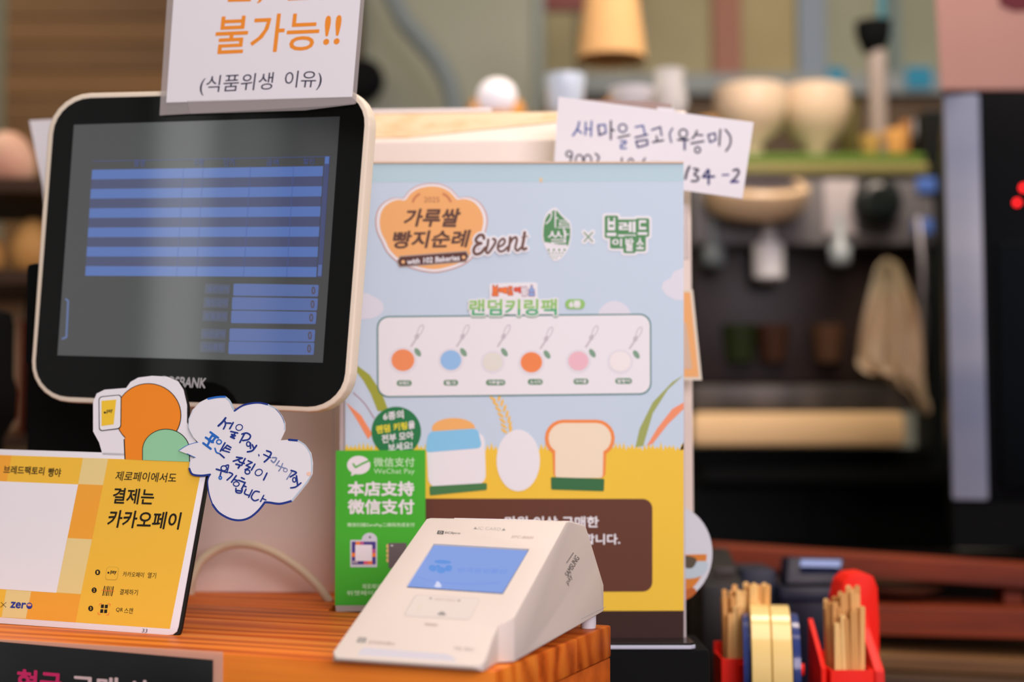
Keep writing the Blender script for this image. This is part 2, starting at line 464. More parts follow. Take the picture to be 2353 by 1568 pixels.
# recess for the screen
SQ = [(995.5, 1249.5), (1217, 1262), (1155.5, 1366), (931, 1350.5)]
cutp = [PT.hit(*p) for p in SQ]
cut = bm_prism([p + PT.N * 0.004 for p in cutp], -PT.N * 0.0062)
body = boolean(body, cut, 'DIFFERENCE')
bmesh.ops.remove_doubles(body, verts=body.verts, dist=1e-5)
sharp = [e for e in body.edges if len(e.link_faces) == 2 and e.calc_face_angle(0) > rad(25)]
inrec = lambda v: (v.co - PT.O).dot(PT.N) < -0.0015 and (v.co - PT.hit(1075, 1305)).length < 0.05
sharp = [e for e in sharp if not (any((v.co - c).length < 0.0012 for v in e.verts for c in cutp) or any(inrec(v) for v in e.verts))]
bmesh.ops.bevel(body, geom=sharp, offset=0.0022, segments=3, profile=0.5, affect='EDGES', clamp_overlap=True)
bmesh.ops.recalc_face_normals(body, faces=body.faces)
link('housing', body, RW, reader, 40)
# side cheek seam, feet, inner screen
for x, y in ((-0.104, 0.243), (-0.008, 0.268 - 0.022)):
    link('foot', bm_lathe([(0.0062, -0.0005), (0.0066, 0.003), (0.0066, 0.0155)], tl(x, y, 0.0005), n=20), mat('foot_white', (214, 206, 214), 0.5), reader)
for x in (-0.085, -0.03):
    link('foot', bm_lathe([(0.005, 0.0), (0.005, 0.0012)], tl(x, 0.02, 0.0), n=16), mat('foot_white', (214, 206, 214), 0.5), reader)
PTs = PT.shifted(-0.0018)
scr = Art(PTs)
sb = mat('reader_screen_blue', (0.02, 0.03, 0.06), 0.15, raw=True, emit=(138, 166, 232), estr=0.75)
sb1 = mat('reader_screen_logo', (0.02, 0.03, 0.06), 0.15, raw=True, emit=(98, 152, 228), estr=0.75)
sb2 = mat('reader_screen_word', (0.02, 0.03, 0.06), 0.15, raw=True, emit=(122, 156, 232), estr=0.75)
sbw = mat('reader_screen_white', (0.1, 0.1, 0.1), 0.3, raw=True, emit=(205, 212, 242), estr=0.8)
blkr = mat('reader_screen_edge', (0.01, 0.01, 0.012), 0.2, raw=True)
scr.poly(SQ, blkr, 0)
inner = [(997.5, 1254), (1214, 1266.5), (1155, 1364.5), (934, 1349)]
scr.poly(inner, sb, 1)
scr.fr = (760, 1150, 3.565)
for cx, cy, rx, ry, ro in ((918, 508, 70, 16, 0.05), (835, 560, 34, 26, .3), (905, 575, 36, 26, 0), (965, 560, 30, 26, -.4), (880, 545, 20, 12, 0)):
    scr.ell(cx, cy, rx, ry, sb1, 2, ro)
scr.text('한국정보통신', (1030, 588), (1430, 606), (1450, 566), (1045, 556), sb2, 2, 0.02)
scr.stroke([(720, 632), (860, 668), (1100, 690), (1380, 680)], 6, sb2, 2)
scr.poly([(850, 712), (905, 716), (895, 680), (870, 668), (860, 690)], sbw, 2, 3)
scr.build('screen', reader, label='lit blue screen')
# print on the face
art = Art(PT, (760, 1150, 3.565)); art.step = 0.00008
G1 = mat('reader_print_grey', (150, 140, 138), 0.5); G2 = mat('reader_print_faint', (196, 172, 164), 0.5); G3 = mat('reader_print_dark', (96, 90, 90), 0.5)
GL = mat('reader_slot_grey', (205, 186, 182), 0.45)
art.poly([(1168, 237), (1200, 239), (1187, 220)], G1, 2); art.poly([(1400, 248), (1432, 250), (1420, 230)], G1, 2)
art.text('IC CARD', (1205, 242), (1392, 250), (1398, 226), (1212, 217), mat('reader_print_light', (190, 178, 174), 0.5), 2)
art.text('SCSpro', (930, 279), (1058, 284), (1066, 264), (938, 258), G3, 2, 0.012)
art.rrect([(878, 249), (930, 252), (922, 282), (868, 278)], 4, G3, 2); art.loop(899, 266, 11, 8, 3, RW, 3)
art.text('SPC-8000', (1478, 310), (1655, 318), (1668, 298), (1488, 290), G2, 2)
art.build('face_lettering', reader)
art = Art(PT, (760, 1150, 3.565)); art.step = 0.00008
art.rrect([(690, 772), (1228, 805), (1140, 985), (590, 950)], 30, GL, 1)
art.rrect([(704, 778), (1220, 810), (1136, 978), (604, 945)], 26, mat('reader_pad', (219, 199, 194), 0.45), 1.5)
art.build('contactless_pad', reader)
art = Art(PT, (760, 1150, 3.565)); art.step = 0.00008
art.poly([(806, 800), (836, 802), (815, 816)], G1, 3); art.poly([(1036, 818), (1070, 820), (1048, 833)], G1, 3)
art.text('NFC PAD', (848, 822), (1020, 832), (1028, 814), (856, 804), G2, 3)
art.poly([(872, 940), (945, 945), (915, 912)], G1, 3, 2)
art.stroke([(738, 855), (710, 915)], 10, mat('reader_slot_beige', (214, 200, 180), 0.5), 3)
art.stroke([(775, 1016), (870, 1024)], 16, G2, 3)
art.rrect([(230, 1122), (296, 1128), (284, 1170), (208, 1164)], 8, G1, 2); art.loop(252, 1146, 20, 12, 4, RW, 3)
art.text('한국정보통신', (305, 1176), (520, 1190), (532, 1166), (318, 1152), G2, 2, 0.01)
art.text('MS 90C', (1008, 1228), (1172, 1240), (1184, 1214), (1020, 1200), mat('reader_print_mid', (182, 166, 162), 0.5), 2, 0.01)
art.build('face_print', reader)
# pale lip at the front of the face
lip = Art(PT, (760, 1150, 3.565)); lip.step = 0.00008
lip.poly([(268, 1208), (960, 1262), (1010, 1290), (1045, 1345), (900, 1345), (225, 1290), (228, 1250)], mat('lip_lilac', (206, 194, 204), 0.4), 1, 0)
lip.build('front_lip', reader, label='pale grey front lip')
PSide = Plane(tl(0.0041, 0.1, 0), DD, ZZ)
sart = Art(PSide)
sart.text('SAMSUNG', (1305, 1329), (1332, 1284), (1322, 1275), (1297, 1319), G3, 1, 0.012)
sart.text('pay', (1307, 1348), (1317, 1328), (1311, 1320), (1301, 1339), G3, 1, 0.0)
sart.stroke([(1302, 1294), (1308, 1285), (1317.5, 1271)], 1.8, G3, 1)
sart.build('side_print', reader)
sart = Art(PSide)
sart.stroke([(1336, 1423), (1392, 1395)], 0.9, mat('reader_seam', (176, 164, 164), 0.6), 1)
sart.build('side_seam', reader)
# card slot slit on the ridge
PR = Plane(tl(0, 0.158, 0.0920), LR, (tl(0, 0.165, 0.0925) - tl(0, 0.158, 0.0920)))
link('card_slot', bm_prism([tl(-0.094, 0.166, 0.0917), tl(-0.022, 0.166, 0.0917), tl(-0.022, 0.168, 0.0915), tl(-0.094, 0.168, 0.0915)], ZZ * 0.0012), mat('slot_white', (255, 245, 240), 0.2, coat=0.4), reader)

# ------------------------------------------------------------------ till monitor
KM = 0.95
def Rm(rx, ry, rz): return Matrix.Rotation(rz, 3, 'Z') @ Matrix.Rotation(ry, 3, 'Y') @ Matrix.Rotation(rx, 3, 'X')
MR = Rm(rad(-1.3), rad(2.6), rad(-18.3))
MO = CAM + Vector((-0.3012, 1.3374, 0.1893)) * KM
PM = Plane(MO, MR @ Vector((1, 0, 0)), MR @ Vector((0, 0, 1)))
def rq(quad, r, n=7):
    """rounded quadrilateral of pixels"""
    out = []; Q = [Vector(p) for p in quad]
    for i in range(4):
        p, a, b = Q[i], Q[i - 1], Q[(i + 1) % 4]
        u = (a - p).normalized() * r; v = (b - p).normalized() * r
        for j in range(n + 1):
            t = j / n * PI / 2; w = p + u * (1 - math.sin(t)) + v * (1 - math.cos(t)); out.append((w.x, w.y))
    return out
mbase = MO - PM.N * -0.0
monitor = thing('till_monitor', Vector((MO.x + 0.03, MO.y + 0.08, TOPZ)), 'large touchscreen till monitor with a pale frame and black glass, showing blue rows', 'monitor')
MB = [(114, 215), (856, 196), (797, 951), (64, 921)]
rim = [PM.hit(*p) for p in rq(MB, 92)]
link('frame', bm_prism([p - PM.N * 0.0008 for p in rim], -PM.N * 0.015, 0.0022, seg=3), CREAM, monitor, 50)
gl = [PM.hit(*p) for p in rq([(128, 227), (843, 208), (786, 938), (76, 909)], 80)]
GLASS = mat('monitor_glass', (0.004, 0.0045, 0.004), 0.07, raw=True, spec=0.12)
link('glass', bm_prism(gl, -PM.N * 0.003, 0.0), GLASS, monitor, 0)
bk = [PM.hit(*p) for p in rq([(180, 280), (780, 270), (740, 860), (140, 850)], 60)]
link('rear_shell', bm_prism([p - PM.N * 0.0155 for p in bk], -PM.N * 0.03, 0.006, seg=3), BLK, monitor, 50)
# stand: neck and foot
nk = at(214, 900, 1.44)
link('neck', bm_box(nk.x, nk.y, (TOPZ + MO.z - 0.03) / 2, 0.125, 0.05, MO.z - 0.03 - TOPZ, 0.01, Matrix.Rotation(rad(-18.3), 3, 'Z')), BLK, monitor, 40)
link('neck_bracket', bm_box(nk.x + 0.015, nk.y - 0.055, MO.z - 0.06, 0.10, 0.08, 0.10, 0.006, Matrix.Rotation(rad(-18.3), 3, 'Z')), BLK, monitor, 40)
link('stand_foot', bm_box(nk.x - 0.005, nk.y - 0.02, TOPZ + 0.011, 0.14, 0.11, 0.02, 0.006, Matrix.Rotation(rad(-18.3), 3, 'Z')), BLK, monitor, 40)
# what the screen shows
def ui(name, rgb, s=1.0): return mat('screen_' + name, (0.004, 0.004, 0.005), 0.12, raw=True, emit=rgb, estr=s, spec=0.7, coat=1.0)
U_BG, U_ROW, U_ROW2, U_LINE, U_TXT, U_BOX, U_NUM, U_LAB = ui('ground', (30, 33, 35)), ui('row_light', (58, 92, 158)), ui('row_dark', (36, 46, 88)), ui('line', (38, 64, 130)), ui('heading', (30, 52, 112)), ui('box', (60, 84, 142)), ui('digit', (58, 44, 56)), ui('tag', (50, 64, 110))
sc = Art(PM); sc.step = 0.0001
sc.poly([(170, 287), (781, 268), (742, 834), (132, 817)], U_BG, 1)
TLq, TRq, BRq, BLq = Vector((212, 390.5)), Vector((743, 382)), Vector((727, 637)), Vector((196, 634))
def tab(u, v):
    p = TLq * (1 - u) * (1 - v) + TRq * u * (1 - v) + BRq * u * v + BLq * (1 - u) * v
    return (p.x, p.y)
for i in range(11):
    v0, v1 = i / 11, (i + 1) / 11
    sc.poly([tab(0, v0), tab(1, v0), tab(1, v1), tab(0, v1)], U_ROW if i % 2 == 0 else U_ROW2, 2)
for u in (0.395, 0.48, 0.685, 0.872): sc.stroke([tab(u, -.01), tab(u, 1)], 1.1, U_LINE, 3)
sc.stroke([tab(-.0, -0.08), tab(1.03, -0.085)], 1, U_LINE, 3)
sc.poly([tab(1.004, -0.085), tab(1.026, -0.085), tab(1.024, 1), tab(1.004, 1)], ui('bar', (30, 44, 96)), 2)
sc.rrect([tab(1.006, -0.085), tab(1.024, -0.085), tab(1.024, -0.02), tab(1.006, -0.02)], 1, U_ROW, 3)
sc.rrect([tab(1.006, 0.89), tab(1.022, 0.89), tab(1.022, 0.99), tab(1.006, 0.99)], 1, U_BOX, 3)
for t, x0, y0, x1, y1 in (('품명', 308, 367, 333, 383), ('수량', 446, 366, 469, 382), ('단가', 515, 366, 541, 382), ('금액', 612, 366, 641, 381), ('할인', 697, 364, 723, 378)):
    sc.box(t, x0, y0, x1, y1, U_TXT, 3, 0.01)
for (x0, x1, y0, y1), t in zip(((537, 733, 652, 680), (534, 731, 683, 712), (532, 728, 714, 743), (528, 725, 755, 784), (526, 723, 785, 814)), ('총판매액', '할인금액', '받을금액', '받은금액', '거스름돈')):
    sc.rrect([(x0, y0), (x1, y0 + 3), (x1 - 2, y1 + 2), (x0 - 1, y1)], 3, U_BOX, 2)
    sc.box('0', x1 - 17, y0 + 7, x1 - 8, y1 - 3, U_NUM, 3, 0.03)
    sc.rrect([(x0 - 65, y0), (x0 - 7, y0 + 2), (x0 - 9, y1 - 3), (x0 - 67, y1 - 5)], 2, ui('tag_ground', (44, 52, 74)), 2)
    sc.box(t, x0 - 60, y0 + 6, x0 - 12, y1 - 9, U_LAB, 3, 0.01)
sc.stroke([(152, 688), (157, 692), (153, 775), (144, 779)], 4.5, ui('tab', (70, 92, 140)), 2, 0)
sc.build('screen', monitor, label='dim screen with a table of blue rows')
lg = Art(PM); lg.text('POSBANK', (371, 889), (472, 893), (476, 869), (374, 864), mat('monitor_logo', (176, 168, 168), 0.4), 1, 0.03)
lg.build('lettering', monitor)

# ------------------------------------------------------------------ laminated notice taped on the monitor
PS = PM.shifted(0.004)
notice = thing('laminated_notice', PS.hit(600, 250), 'large laminated white notice with orange lettering, taped to the monitor top', 'sign')
n = Art(PS); n.step = 0.0001
n.sheet('paper', [(409, -150), (842, -170), (809.5, 223), (382, 236)], 0.0002, WHITE, notice)
OR = mat('orange_print', (250, 140, 48), 0.5); NV = mat('navy_print', (48, 46, 66), 0.5)
n.text('교환,', (432, 12), (603, 8), (613, -80), (444, -76), OR, 1, 0.012)
n.text('환불', (650, 3), (790, -4), (800, -92), (660, -86), OR, 1, 0.012)
n.text('불가능', (490, 126), (729, 115), (739, 27), (500, 37), OR, 1, 0.012)
n.text('!!', (742, 104), (780, 102), (787, 34), (748, 36), OR, 1, 0.02)
n.text('(식품위생', (457, 220), (624, 212), (630, 166), (463, 175), NV, 1, -0.004)
n.text('이유)', (652, 208), (736, 207), (743, 162), (657, 163), NV, 1, -0.004)
n.build('lettering', notice)
n2 = Art(PS); n2.step = 0.0001
n2.sheet('lamination', [(393, -150), (850, -172), (817, 238), (740, 244), (366, 265)], 0.0005, CLEARF, notice, back=0.0004)
n3 = Art(PS); n3.step = 0.0001
n3.face([(430, 232), (812, 222), (815, 240), (700, 254), (438, 262)], CLEARF, 3)
n3.build('tape_strip', notice, label='clear tape along the bottom edge')

# ------------------------------------------------------------------ event poster in a clear stand
PP = Plane(at(1176, 900, 1.33), (1, 0, 0), (0, 0, 1))
zb = at(1500, 1478, 1.33).z
poster = thing('event_poster', (at(1176, 900, 1.33).x, 1.335, zb), 'big pale blue and yellow event poster in a clear stand behind the card reader', 'poster')
def K(r, g, b, nm=None): return mat(nm or 'ink_%d_%d_%d' % (r, g, b), (r, g, b), 0.5, spec=0.2)
SKY, SKY2, YEL, BRN, BRN2 = K(198, 205, 222), K(184, 202, 214), K(247, 190, 62), K(100, 56, 42), K(58, 34, 28)
LW, PNK = K(234, 222, 228), K(222, 212, 224)
p = Art(PP); p.step = 0.0001
p.sheet('sheet', [(793, 377), (1571, 377), (1571, 1478), (793, 1478)], 0.0006, SKY, poster)
p.poly([(793, 377), (1571, 377), (1571, 417), (793, 419)], SKY2, 1)
p.ell(1243, 414, 4, 6, K(222, 190, 160), 2)
# clouds
p.poly([(793, 672), (838, 673), (858, 682), (878, 695), (880, 715), (858, 731), (822, 733), (793, 724)], PNK, 1, 3)
p.poly([(1571, 615), (1548, 625), (1540, 640), (1524, 648), (1520, 662), (1530, 678), (1552, 690), (1571, 690)], PNK, 1, 0)
p.ell(1412, 735, 40, 43, PNK, 1)
# wheat field
pts = [(793, 1478), (793, 1032)]
x = 793
while x < 1566:
    pts += [(x + 4, 1020 + random.uniform(-4, 8)), (x + 9, 1034 + random.uniform(-3, 3))]; x += 9.5
pts += [(1571, 1016), (1571, 1478)]
p.poly(pts, YEL, 1)
p.poly([(793, 1406), (1571, 1404), (1571, 1478), (793, 1478)], BRN2, 2)
# grass blades
p.poly([(818, 838), (850, 862), (878, 905), (893, 945), (868, 945), (852, 905), (835, 875), (816, 850)], K(160, 158, 60), 2)
p.poly([(795, 925), (830, 955), (856, 998), (846, 1010), (826, 975)], K(246, 140, 96), 2)
p.stroke([(812, 903), (838, 928), (860, 962)], 2.5, K(170, 130, 140), 2)
p.poly([(1571, 862), (1535, 895), (1500, 950), (1478, 1025), (1460, 1028), (1470, 985), (1500, 925), (1545, 878)], K(160, 162, 92), 2)
p.poly([(1571, 925), (1545, 940), (1510, 985), (1486, 1025), (1500, 1020), (1535, 975), (1571, 940)], K(246, 142, 104), 2)
# white keyring panel
p.rrect([(866, 727), (1496, 721), (1497, 907), (867, 914)], 26, K(60, 118, 112), 3)
p.rrect([(869, 730), (1493, 724), (1494, 904), (870, 911)], 24, LW, 4)
keys = [((969, 747), (926, 829), (240, 140, 92), 33), ((1074, 747), (1036, 829), (150, 184, 226), 30), ((1168, 747), (1132, 833), (226, 214, 206), 28), ((1266, 752), (1221, 834), (240, 132, 78), 31), ((1370, 749), (1329, 831), (236, 180, 192), 29), ((1471, 752), (1425, 832), (240, 226, 224), 30)]
GM = K(196, 182, 190); LF = K(128, 156, 134)
for (tx, ty), (dx, dy), c, r in keys:
    p.loop(tx - 3, ty + 12, 5, 13, 2, GM, 5, rot=0.42)
    p.ell(tx - 11, ty + 27, 5, 7, GM, 5, rot=0.4)
    p.stroke([(tx - 14, ty + 34), (tx - 24, ty + 49)], 4, GM, 5)
    p.ell(tx - 9, ty + 63, 6, 11, LF, 5, rot=-0.6)
    p.ell(dx, dy, r, r * 0.95, K(226, 214, 222), 4.5)
    p.ell(dx, dy - 1, r * 0.8, r * 0.76, K(*c), 5.5)
GP = K(76, 126, 84)
for cx, cy, t, w in ((929, 881, '브레드', 17), (1036, 880, '윌크', 16.5), (1139, 879.5, '가루쌀이', 22), (1230, 878, '소시지', 17), (1335, 877, '마카롱', 17), (1433, 876, '말랑이', 19)):
    p.rrect([(cx - w, cy - 6.5), (cx + w, cy - 6.5), (cx + w, cy + 6.5), (cx - w, cy + 6.5)], 6, GP, 5)
    p.box(t, cx - w + 4, cy - 4.6, cx + w - 4, cy + 4.6, LW, 6, 0.03)
p.build('printed_scene', poster)

# headline badge
b = Art(PP, (850, 410, 5.8825)); b.step = 0.0001
bp = [(75, 610), (90, 470), (150, 360), (250, 290), (350, 262), (450, 268), (520, 180), (620, 110), (740, 75), (860, 66), (980, 85), (1090, 140), (1170, 220), (1210, 260), (1320, 250), (1440, 290), (1530, 380), (1580, 490), (1590, 600), (1560, 740), (1520, 860), (1400, 1060), (1250, 1180), (1000, 1260), (820, 1275), (600, 1230), (380, 1140), (230, 1000), (160, 860), (100, 740)]
b.poly(bp, K(206, 132, 112), 3, 3)
b.poly(bp, LW, 4, 3, scale=(0.982, 830, 655))
b.poly(bp, K(246, 170, 110), 5, 3, scale=(0.925, 830, 650))
DB = K(98, 66, 58)
b.stroke([(665, 215), (610, 260), (582, 318)], 32, K(206, 128, 88), 6); b.stroke([(995, 212), (1050, 250), (1092, 312)], 32, K(206, 128, 88), 6)
b.box('2025', 732, 252, 940, 326, K(178, 112, 84), 6, 0.0)
b.text('가루쌀', (440, 655), (1185, 665), (1245, 405), (500, 412), DB, 6, 0.035)
b.text('빵지순례', (290, 955), (1310, 935), (1372, 695), (330, 712), DB, 6, 0.032)
b.poly([(365, 1130), (400, 1050), (1310, 980), (1345, 1055), (1300, 1135), (398, 1205)], K(176, 150, 142), 6)
b.poly([(378, 1128), (412, 1064), (1300, 996), (1328, 1056), (1290, 1120), (410, 1190)], K(92, 58, 54), 7)
b.text('with 102 Bakeries', (500, 1168), (1215, 1112), (1215, 1035), (505, 1092), LW, 8, 0.03)
b.ell(450, 1132, 24, 24, K(244, 180, 130), 8, n=14); b.ell(1268, 1070, 24, 24, K(244, 180, 130), 8, n=14)
ev = [[(1542, 815), (1528, 772), (1475, 775), (1432, 830), (1450, 868), (1505, 880)], [(1500, 882), (1430, 915), (1402, 980), (1430, 1028), (1500, 1010), (1560, 940)],
      [(1600, 830), (1592, 900), (1570, 990), (1600, 1012), (1655, 940), (1695, 870), (1690, 830), (1665, 822)], [(1735, 930), (1800, 900), (1825, 850), (1800, 818), (1750, 860), (1728, 940), (1755, 990), (1810, 980), (1862, 930)],
      [(1896, 800), (1890, 880), (1870, 985)], [(1888, 890), (1930, 820), (1975, 800), (1985, 850), (1965, 940), (1995, 980), (2040, 940)], [(2092, 735), (2075, 850), (2060, 935), (2080, 962), (2112, 950)], [(2050, 800), (2135, 785)]]
for i, st in enumerate(ev):
    b.stroke(st, 92 if i < 7 else 60, LW, 9)
for i, st in enumerate(ev):
    b.stroke(st, (42, 42, 34, 32, 36, 34, 40, 14)[i], K(112, 78, 70), 10)
b.build('headline_badge', poster)
# rice grain emblem, cross and green logo
e = Art(PP, (1200, 460, 5.6)); e.step = 0.0001
rp = [(415, 128), (350, 165), (300, 240), (275, 350), (270, 460), (285, 540), (320, 620), (370, 715), (410, 760), (480, 740), (540, 680), (590, 590), (615, 480), (618, 370), (600, 290), (540, 240), (490, 190), (450, 140)]
e.poly(rp, LW, 3, 3, scale=(1.09, 445, 450))
gr = K(86, 138, 90)
e.poly([q for q in rp if q[1] < 610] , gr, 4)
for i in range(4): e.ell(340 + i * 68, 642, 15, 15, gr, 4, n=8)
for r_, (yy, k, sz) in enumerate(((682, 5, 11), (718, 4, 9), (748, 2, 9))):
    for i in range(k): e.ell(352 + r_ * 22 + i * 42, yy, sz, sz, gr, 4, n=6)
e.box('가', 300, 135, 462, 358, LW, 5, 0.0); e.box('루', 455, 258, 615, 412, LW, 5, 0.0); e.box('쌀', 328, 392, 600, 588, LW, 5, 0.0)
e.stroke([(795, 415), (905, 535)], 70, LW, 3, 0); e.stroke([(905, 415), (795, 535)], 70, LW, 3, 0)
e.stroke([(795, 415), (905, 535)], 15, gr, 4, 0); e.stroke([(905, 415), (795, 535)], 15, gr, 4, 0)
for t, x0, y0, x1, y1 in (('브', 1080, 220, 1215, 470), ('레', 1235, 270, 1465, 425), ('드', 1480, 255, 1615, 455), ('이', 1150, 490, 1290, 605), ('발', 1320, 480, 1440, 665), ('소', 1460, 480, 1570, 640)):
    w_ = x1 - x0; h_ = y1 - y0
    e.rrect([(x0 - 50, y0 - 50), (x1 + 50, y0 - 50), (x1 + 50, y1 + 50), (x0 - 50, y1 + 50)], 45, LW, 3)
    e.rrect([(x0 - 20, y0 - 20), (x1 + 20, y0 - 20), (x1 + 20, y1 + 20), (x0 - 20, y1 + 20)], 25, gr, 4)
    e.box(t, x0 + 6, y0 + 6, x1 - 6, y1 - 6, LW, 5, 0.035)
e.build('logo_row', poster)
# keyring pack title
t = Art(PP, (1040, 630, 6.92)); t.step = 0.0001
for x0, y0, x1, y1, rr in ((580, 130, 1360, 420, 60), (235, 372, 1705, 715, 60)):
    pass
t.text('랜덤키링팩', (262, 668), (1660, 660), (1662, 395), (265, 402), K(98, 138, 96), 5, 0.115, ref=0.03, shift=(0, 16))
t.text('랜덤키링팩', (262, 668), (1660, 660), (1662, 395), (265, 402), LW, 6, 0.11, ref=0.03)
t.rrect([(580, 150), (1350, 130), (1355, 400), (590, 420)], 50, LW, 6.3)
t.rrect([(262, 420), (1660, 420), (1660, 640), (262, 640)], 20, LW, 6.3)
t.text('랜덤키링팩', (262, 668), (1660, 660), (1662, 395), (265, 402), K(148, 190, 108), 7, 0.03, low=K(84, 168, 118), cut=0.42)
for ch, x0, y0, x1, y1, c in (('브', 628, 180, 728, 345, (240, 120, 60)), ('레', 735, 212, 868, 312, (240, 120, 60)), ('드', 878, 202, 962, 335, (240, 120, 60)), ('이', 975, 205, 1080, 305, (232, 84, 56)), ('발', 1092, 200, 1192, 350, (222, 206, 214)), ('소', 1205, 182, 1308, 345, (144, 166, 216))):
    t.box(ch, x0, y0, x1, y1, K(150, 84, 84), 7, 0.13, ref=0.06)
    t.box(ch, x0, y0, x1, y1, K(*c), 8, 0.075, ref=0.06)
t.rrect([(1790, 400), (2105, 400), (2105, 560), (1790, 560)], 76, K(148, 190, 108), 5)
t.box('6종', 1850, 425, 2040, 540, LW, 6, 0.06)
t.build('pack_title', poster)
# green roundel, wheat ear and the plain food shapes
g = Art(PP, (740, 850, 2.613)); g.step = 0.0001
GD = K(40, 118, 70)
g.ell(446, 372, 149, 150, GD, 5, n=40)
g.text('6종의', (368, 306), (492, 293), (488, 240), (366, 258), LW, 6, 0.03)
g.text('랜덤 키링', (328, 386), (514, 358), (509, 312), (325, 336), K(236, 214, 60), 6, 0.035)
g.text('을', (518, 358), (560, 350), (556, 304), (516, 310), LW, 6, 0.03)
g.text('전부 모아', (360, 444), (552, 415), (548, 366), (357, 392), LW, 6, 0.03)
g.text('보세요!', (398, 492), (545, 478), (541, 428), (395, 445), LW, 6, 0.03)
WH = K(246, 184, 84)
for i, (cx, cy) in enumerate(((1045, 175), (1062, 205), (1078, 238), (1092, 272), (1103, 306), (1110, 338), (1113, 368))):
    g.ell(cx - 19, cy, 8, 24, WH, 2, rot=-0.9); g.ell(cx + 19, cy - 6, 8, 24, WH, 2, rot=0.25)
TAN, STRAW, CRUST, PEACH = K(240, 172, 104), K(224, 146, 92), K(244, 136, 72), K(248, 214, 190)
# milk-white block with a blue band
g.rrect([(625, 390), (975, 372), (985, 690), (640, 712)], 60, LW, 3); g.rrect([(640, 372), (935, 352), (962, 470), (618, 498)], 30, K(136, 192, 230), 4)
g.ell(790, 352, 130, 62, TAN, 2.5)
g.ell(1178, 545, 130, 185, LW, 4, n=40)
# slice of bread
g.rrect([(1340, 300), (1755, 300), (1760, 520), (1336, 520)], 120, CRUST, 3); g.rrect([(1380, 420), (1710, 420), (1700, 650), (1390, 650)], 30, CRUST, 3.2)
g.rrect([(1362, 320), (1734, 320), (1738, 500), (1358, 500)], 105, PEACH, 4); g.rrect([(1400, 430), (1690, 430), (1685, 650), (1400, 650)], 20, PEACH, 4.2)
g.rrect([(645, 700), (990, 680), (990, 722), (648, 756)], 8, K(72, 120, 72), 5); g.rrect([(1374, 645), (1695, 655), (1692, 730), (1376, 720)], 8, K(56, 106, 66), 5)
g.build('printed_foods', poster)
# brown text panel
q = Art(PP); q.step = 0.0001
q.rrect([(900, 1146), (1499, 1147), (1499, 1360), (900, 1362)], 22, BRN, 3)
q.text('만원 이상 구매한', (1160, 1213), (1376, 1213), (1376, 1187), (1160, 1187), LW, 4, 0.03)
q.text('증정합니다.', (1288, 1252), (1425, 1252), (1425, 1227), (1288, 1227), LW, 4, 0.03)
q.build('text_panel', poster)
# clear stand: back sheet, front lip, foot
ba = at(785, 370, 1.33); bb = at(1578, 1478, 1.33)
link('clear_backing', bm_box((ba.x + bb.x) / 2, 1.3335, (ba.z + bb.z) / 2, bb.x - ba.x, 0.003, ba.z - bb.z, 0.0005), mat('clear_stand', (0.75, 0.70, 0.68), 0.15, raw=True, alpha=0.55), poster, 0)
link('top_edge', bm_prism([at(793, 376, 1.3285), at(1571, 376, 1.3285), at(1571, 371, 1.3285), at(793, 371, 1.3285)], Vector((0, 0.007, 0)), 0.0005), mat('stand_edge_tan', (214, 178, 158), 0.4), poster, 0)
fx0, fx1 = -0.108, at(1598, 1480, 1.295).x
zf = at(1500, 1481, 1.295).z
link('foot_plate', bm_prism([Vector((fx0, 1.295, zf - 0.001)), Vector((fx1 - 0.004, 1.295, zf - 0.001)), Vector((fx1, 1.30, zf - 0.001)), Vector((fx1 - 0.002, 1.345, zf - 0.001)), Vector((at(1571, 1478, 1.34).x, 1.36, zf - 0.001)), Vector((fx0, 1.36, zf - 0.001))], ZZ * 0.002, 0.0004), mat('foot_dark', (0.012, 0.012, 0.011), 0.2, raw=True), poster, 0)
link('foot_edge', bm_prism([Vector((fx0, 1.2945, zf - 0.0045)), Vector((fx1 - 0.004, 1.2945, zf - 0.0045)), Vector((fx1 + 0.0006, 1.30, zf - 0.0045)), Vector((fx1 - 0.002, 1.345, zf - 0.0045)), Vector((fx0, 1.345, zf - 0.0045))], ZZ * 0.0035, 0.0008), mat('foot_edge_white', (196, 190, 208), 0.3), poster, 0)

# ------------------------------------------------------------------ black cash drawer under the poster stand
ct = zf - 0.0047
drawer = thing('cash_drawer', (0.06, 1.4, 0), 'black cabinet standing under the poster foot, right of the counter', 'cabinet')
link('body', bm_box(0.039, 1.345, ct / 2, 0.278, 0.10, ct, 0.004), BLK, drawer, 40)
link('drawer_front', bm_box(0.09, 1.293, ct - 0.09, 0.16, 0.003, 0.11, 0.001), BLKG, drawer, 40)

# ------------------------------------------------------------------ green payment sign
PG = Plane(at(870, 1200, 1.322), (1, 0, 0), (0, 0, 1))
gs = thing('payment_sign', PG.hit(873, 1400), 'bright green payment sign with white Chinese lettering, fixed over the poster corner', 'sign')
c = Art(PG); c.step = 0.0001
c.sheet('card', [(772, 1036), (977.5, 1034.5), (978, 1391), (769.5, 1392)], 0.0008, K(70, 172, 48, 'sign_green'), gs)
c.sheet('clear_pocket', [(771, 1392), (880, 1391), (880, 1405), (772, 1406)], 0.0008, mat('pocket', (0.75, 0.68, 0.62), 0.2, raw=True, alpha=0.5), gs)
c.fr = (760, 1030, 4.126)
LG = K(196, 226, 184); GR2 = MC['sign_green']
c.ell(265, 162, 110, 88, LW, 1, n=36); c.poly([(200, 225), (192, 266), (240, 245)], LW, 1)
c.stroke([(214, 152), (236, 184)], 17, GR2, 2, 0); c.stroke([(236, 184), (300, 148), (364, 120)], 17, GR2, 2, 0)
c.box('微信支付', 405, 90, 795, 178, LG, 1, 0.012)
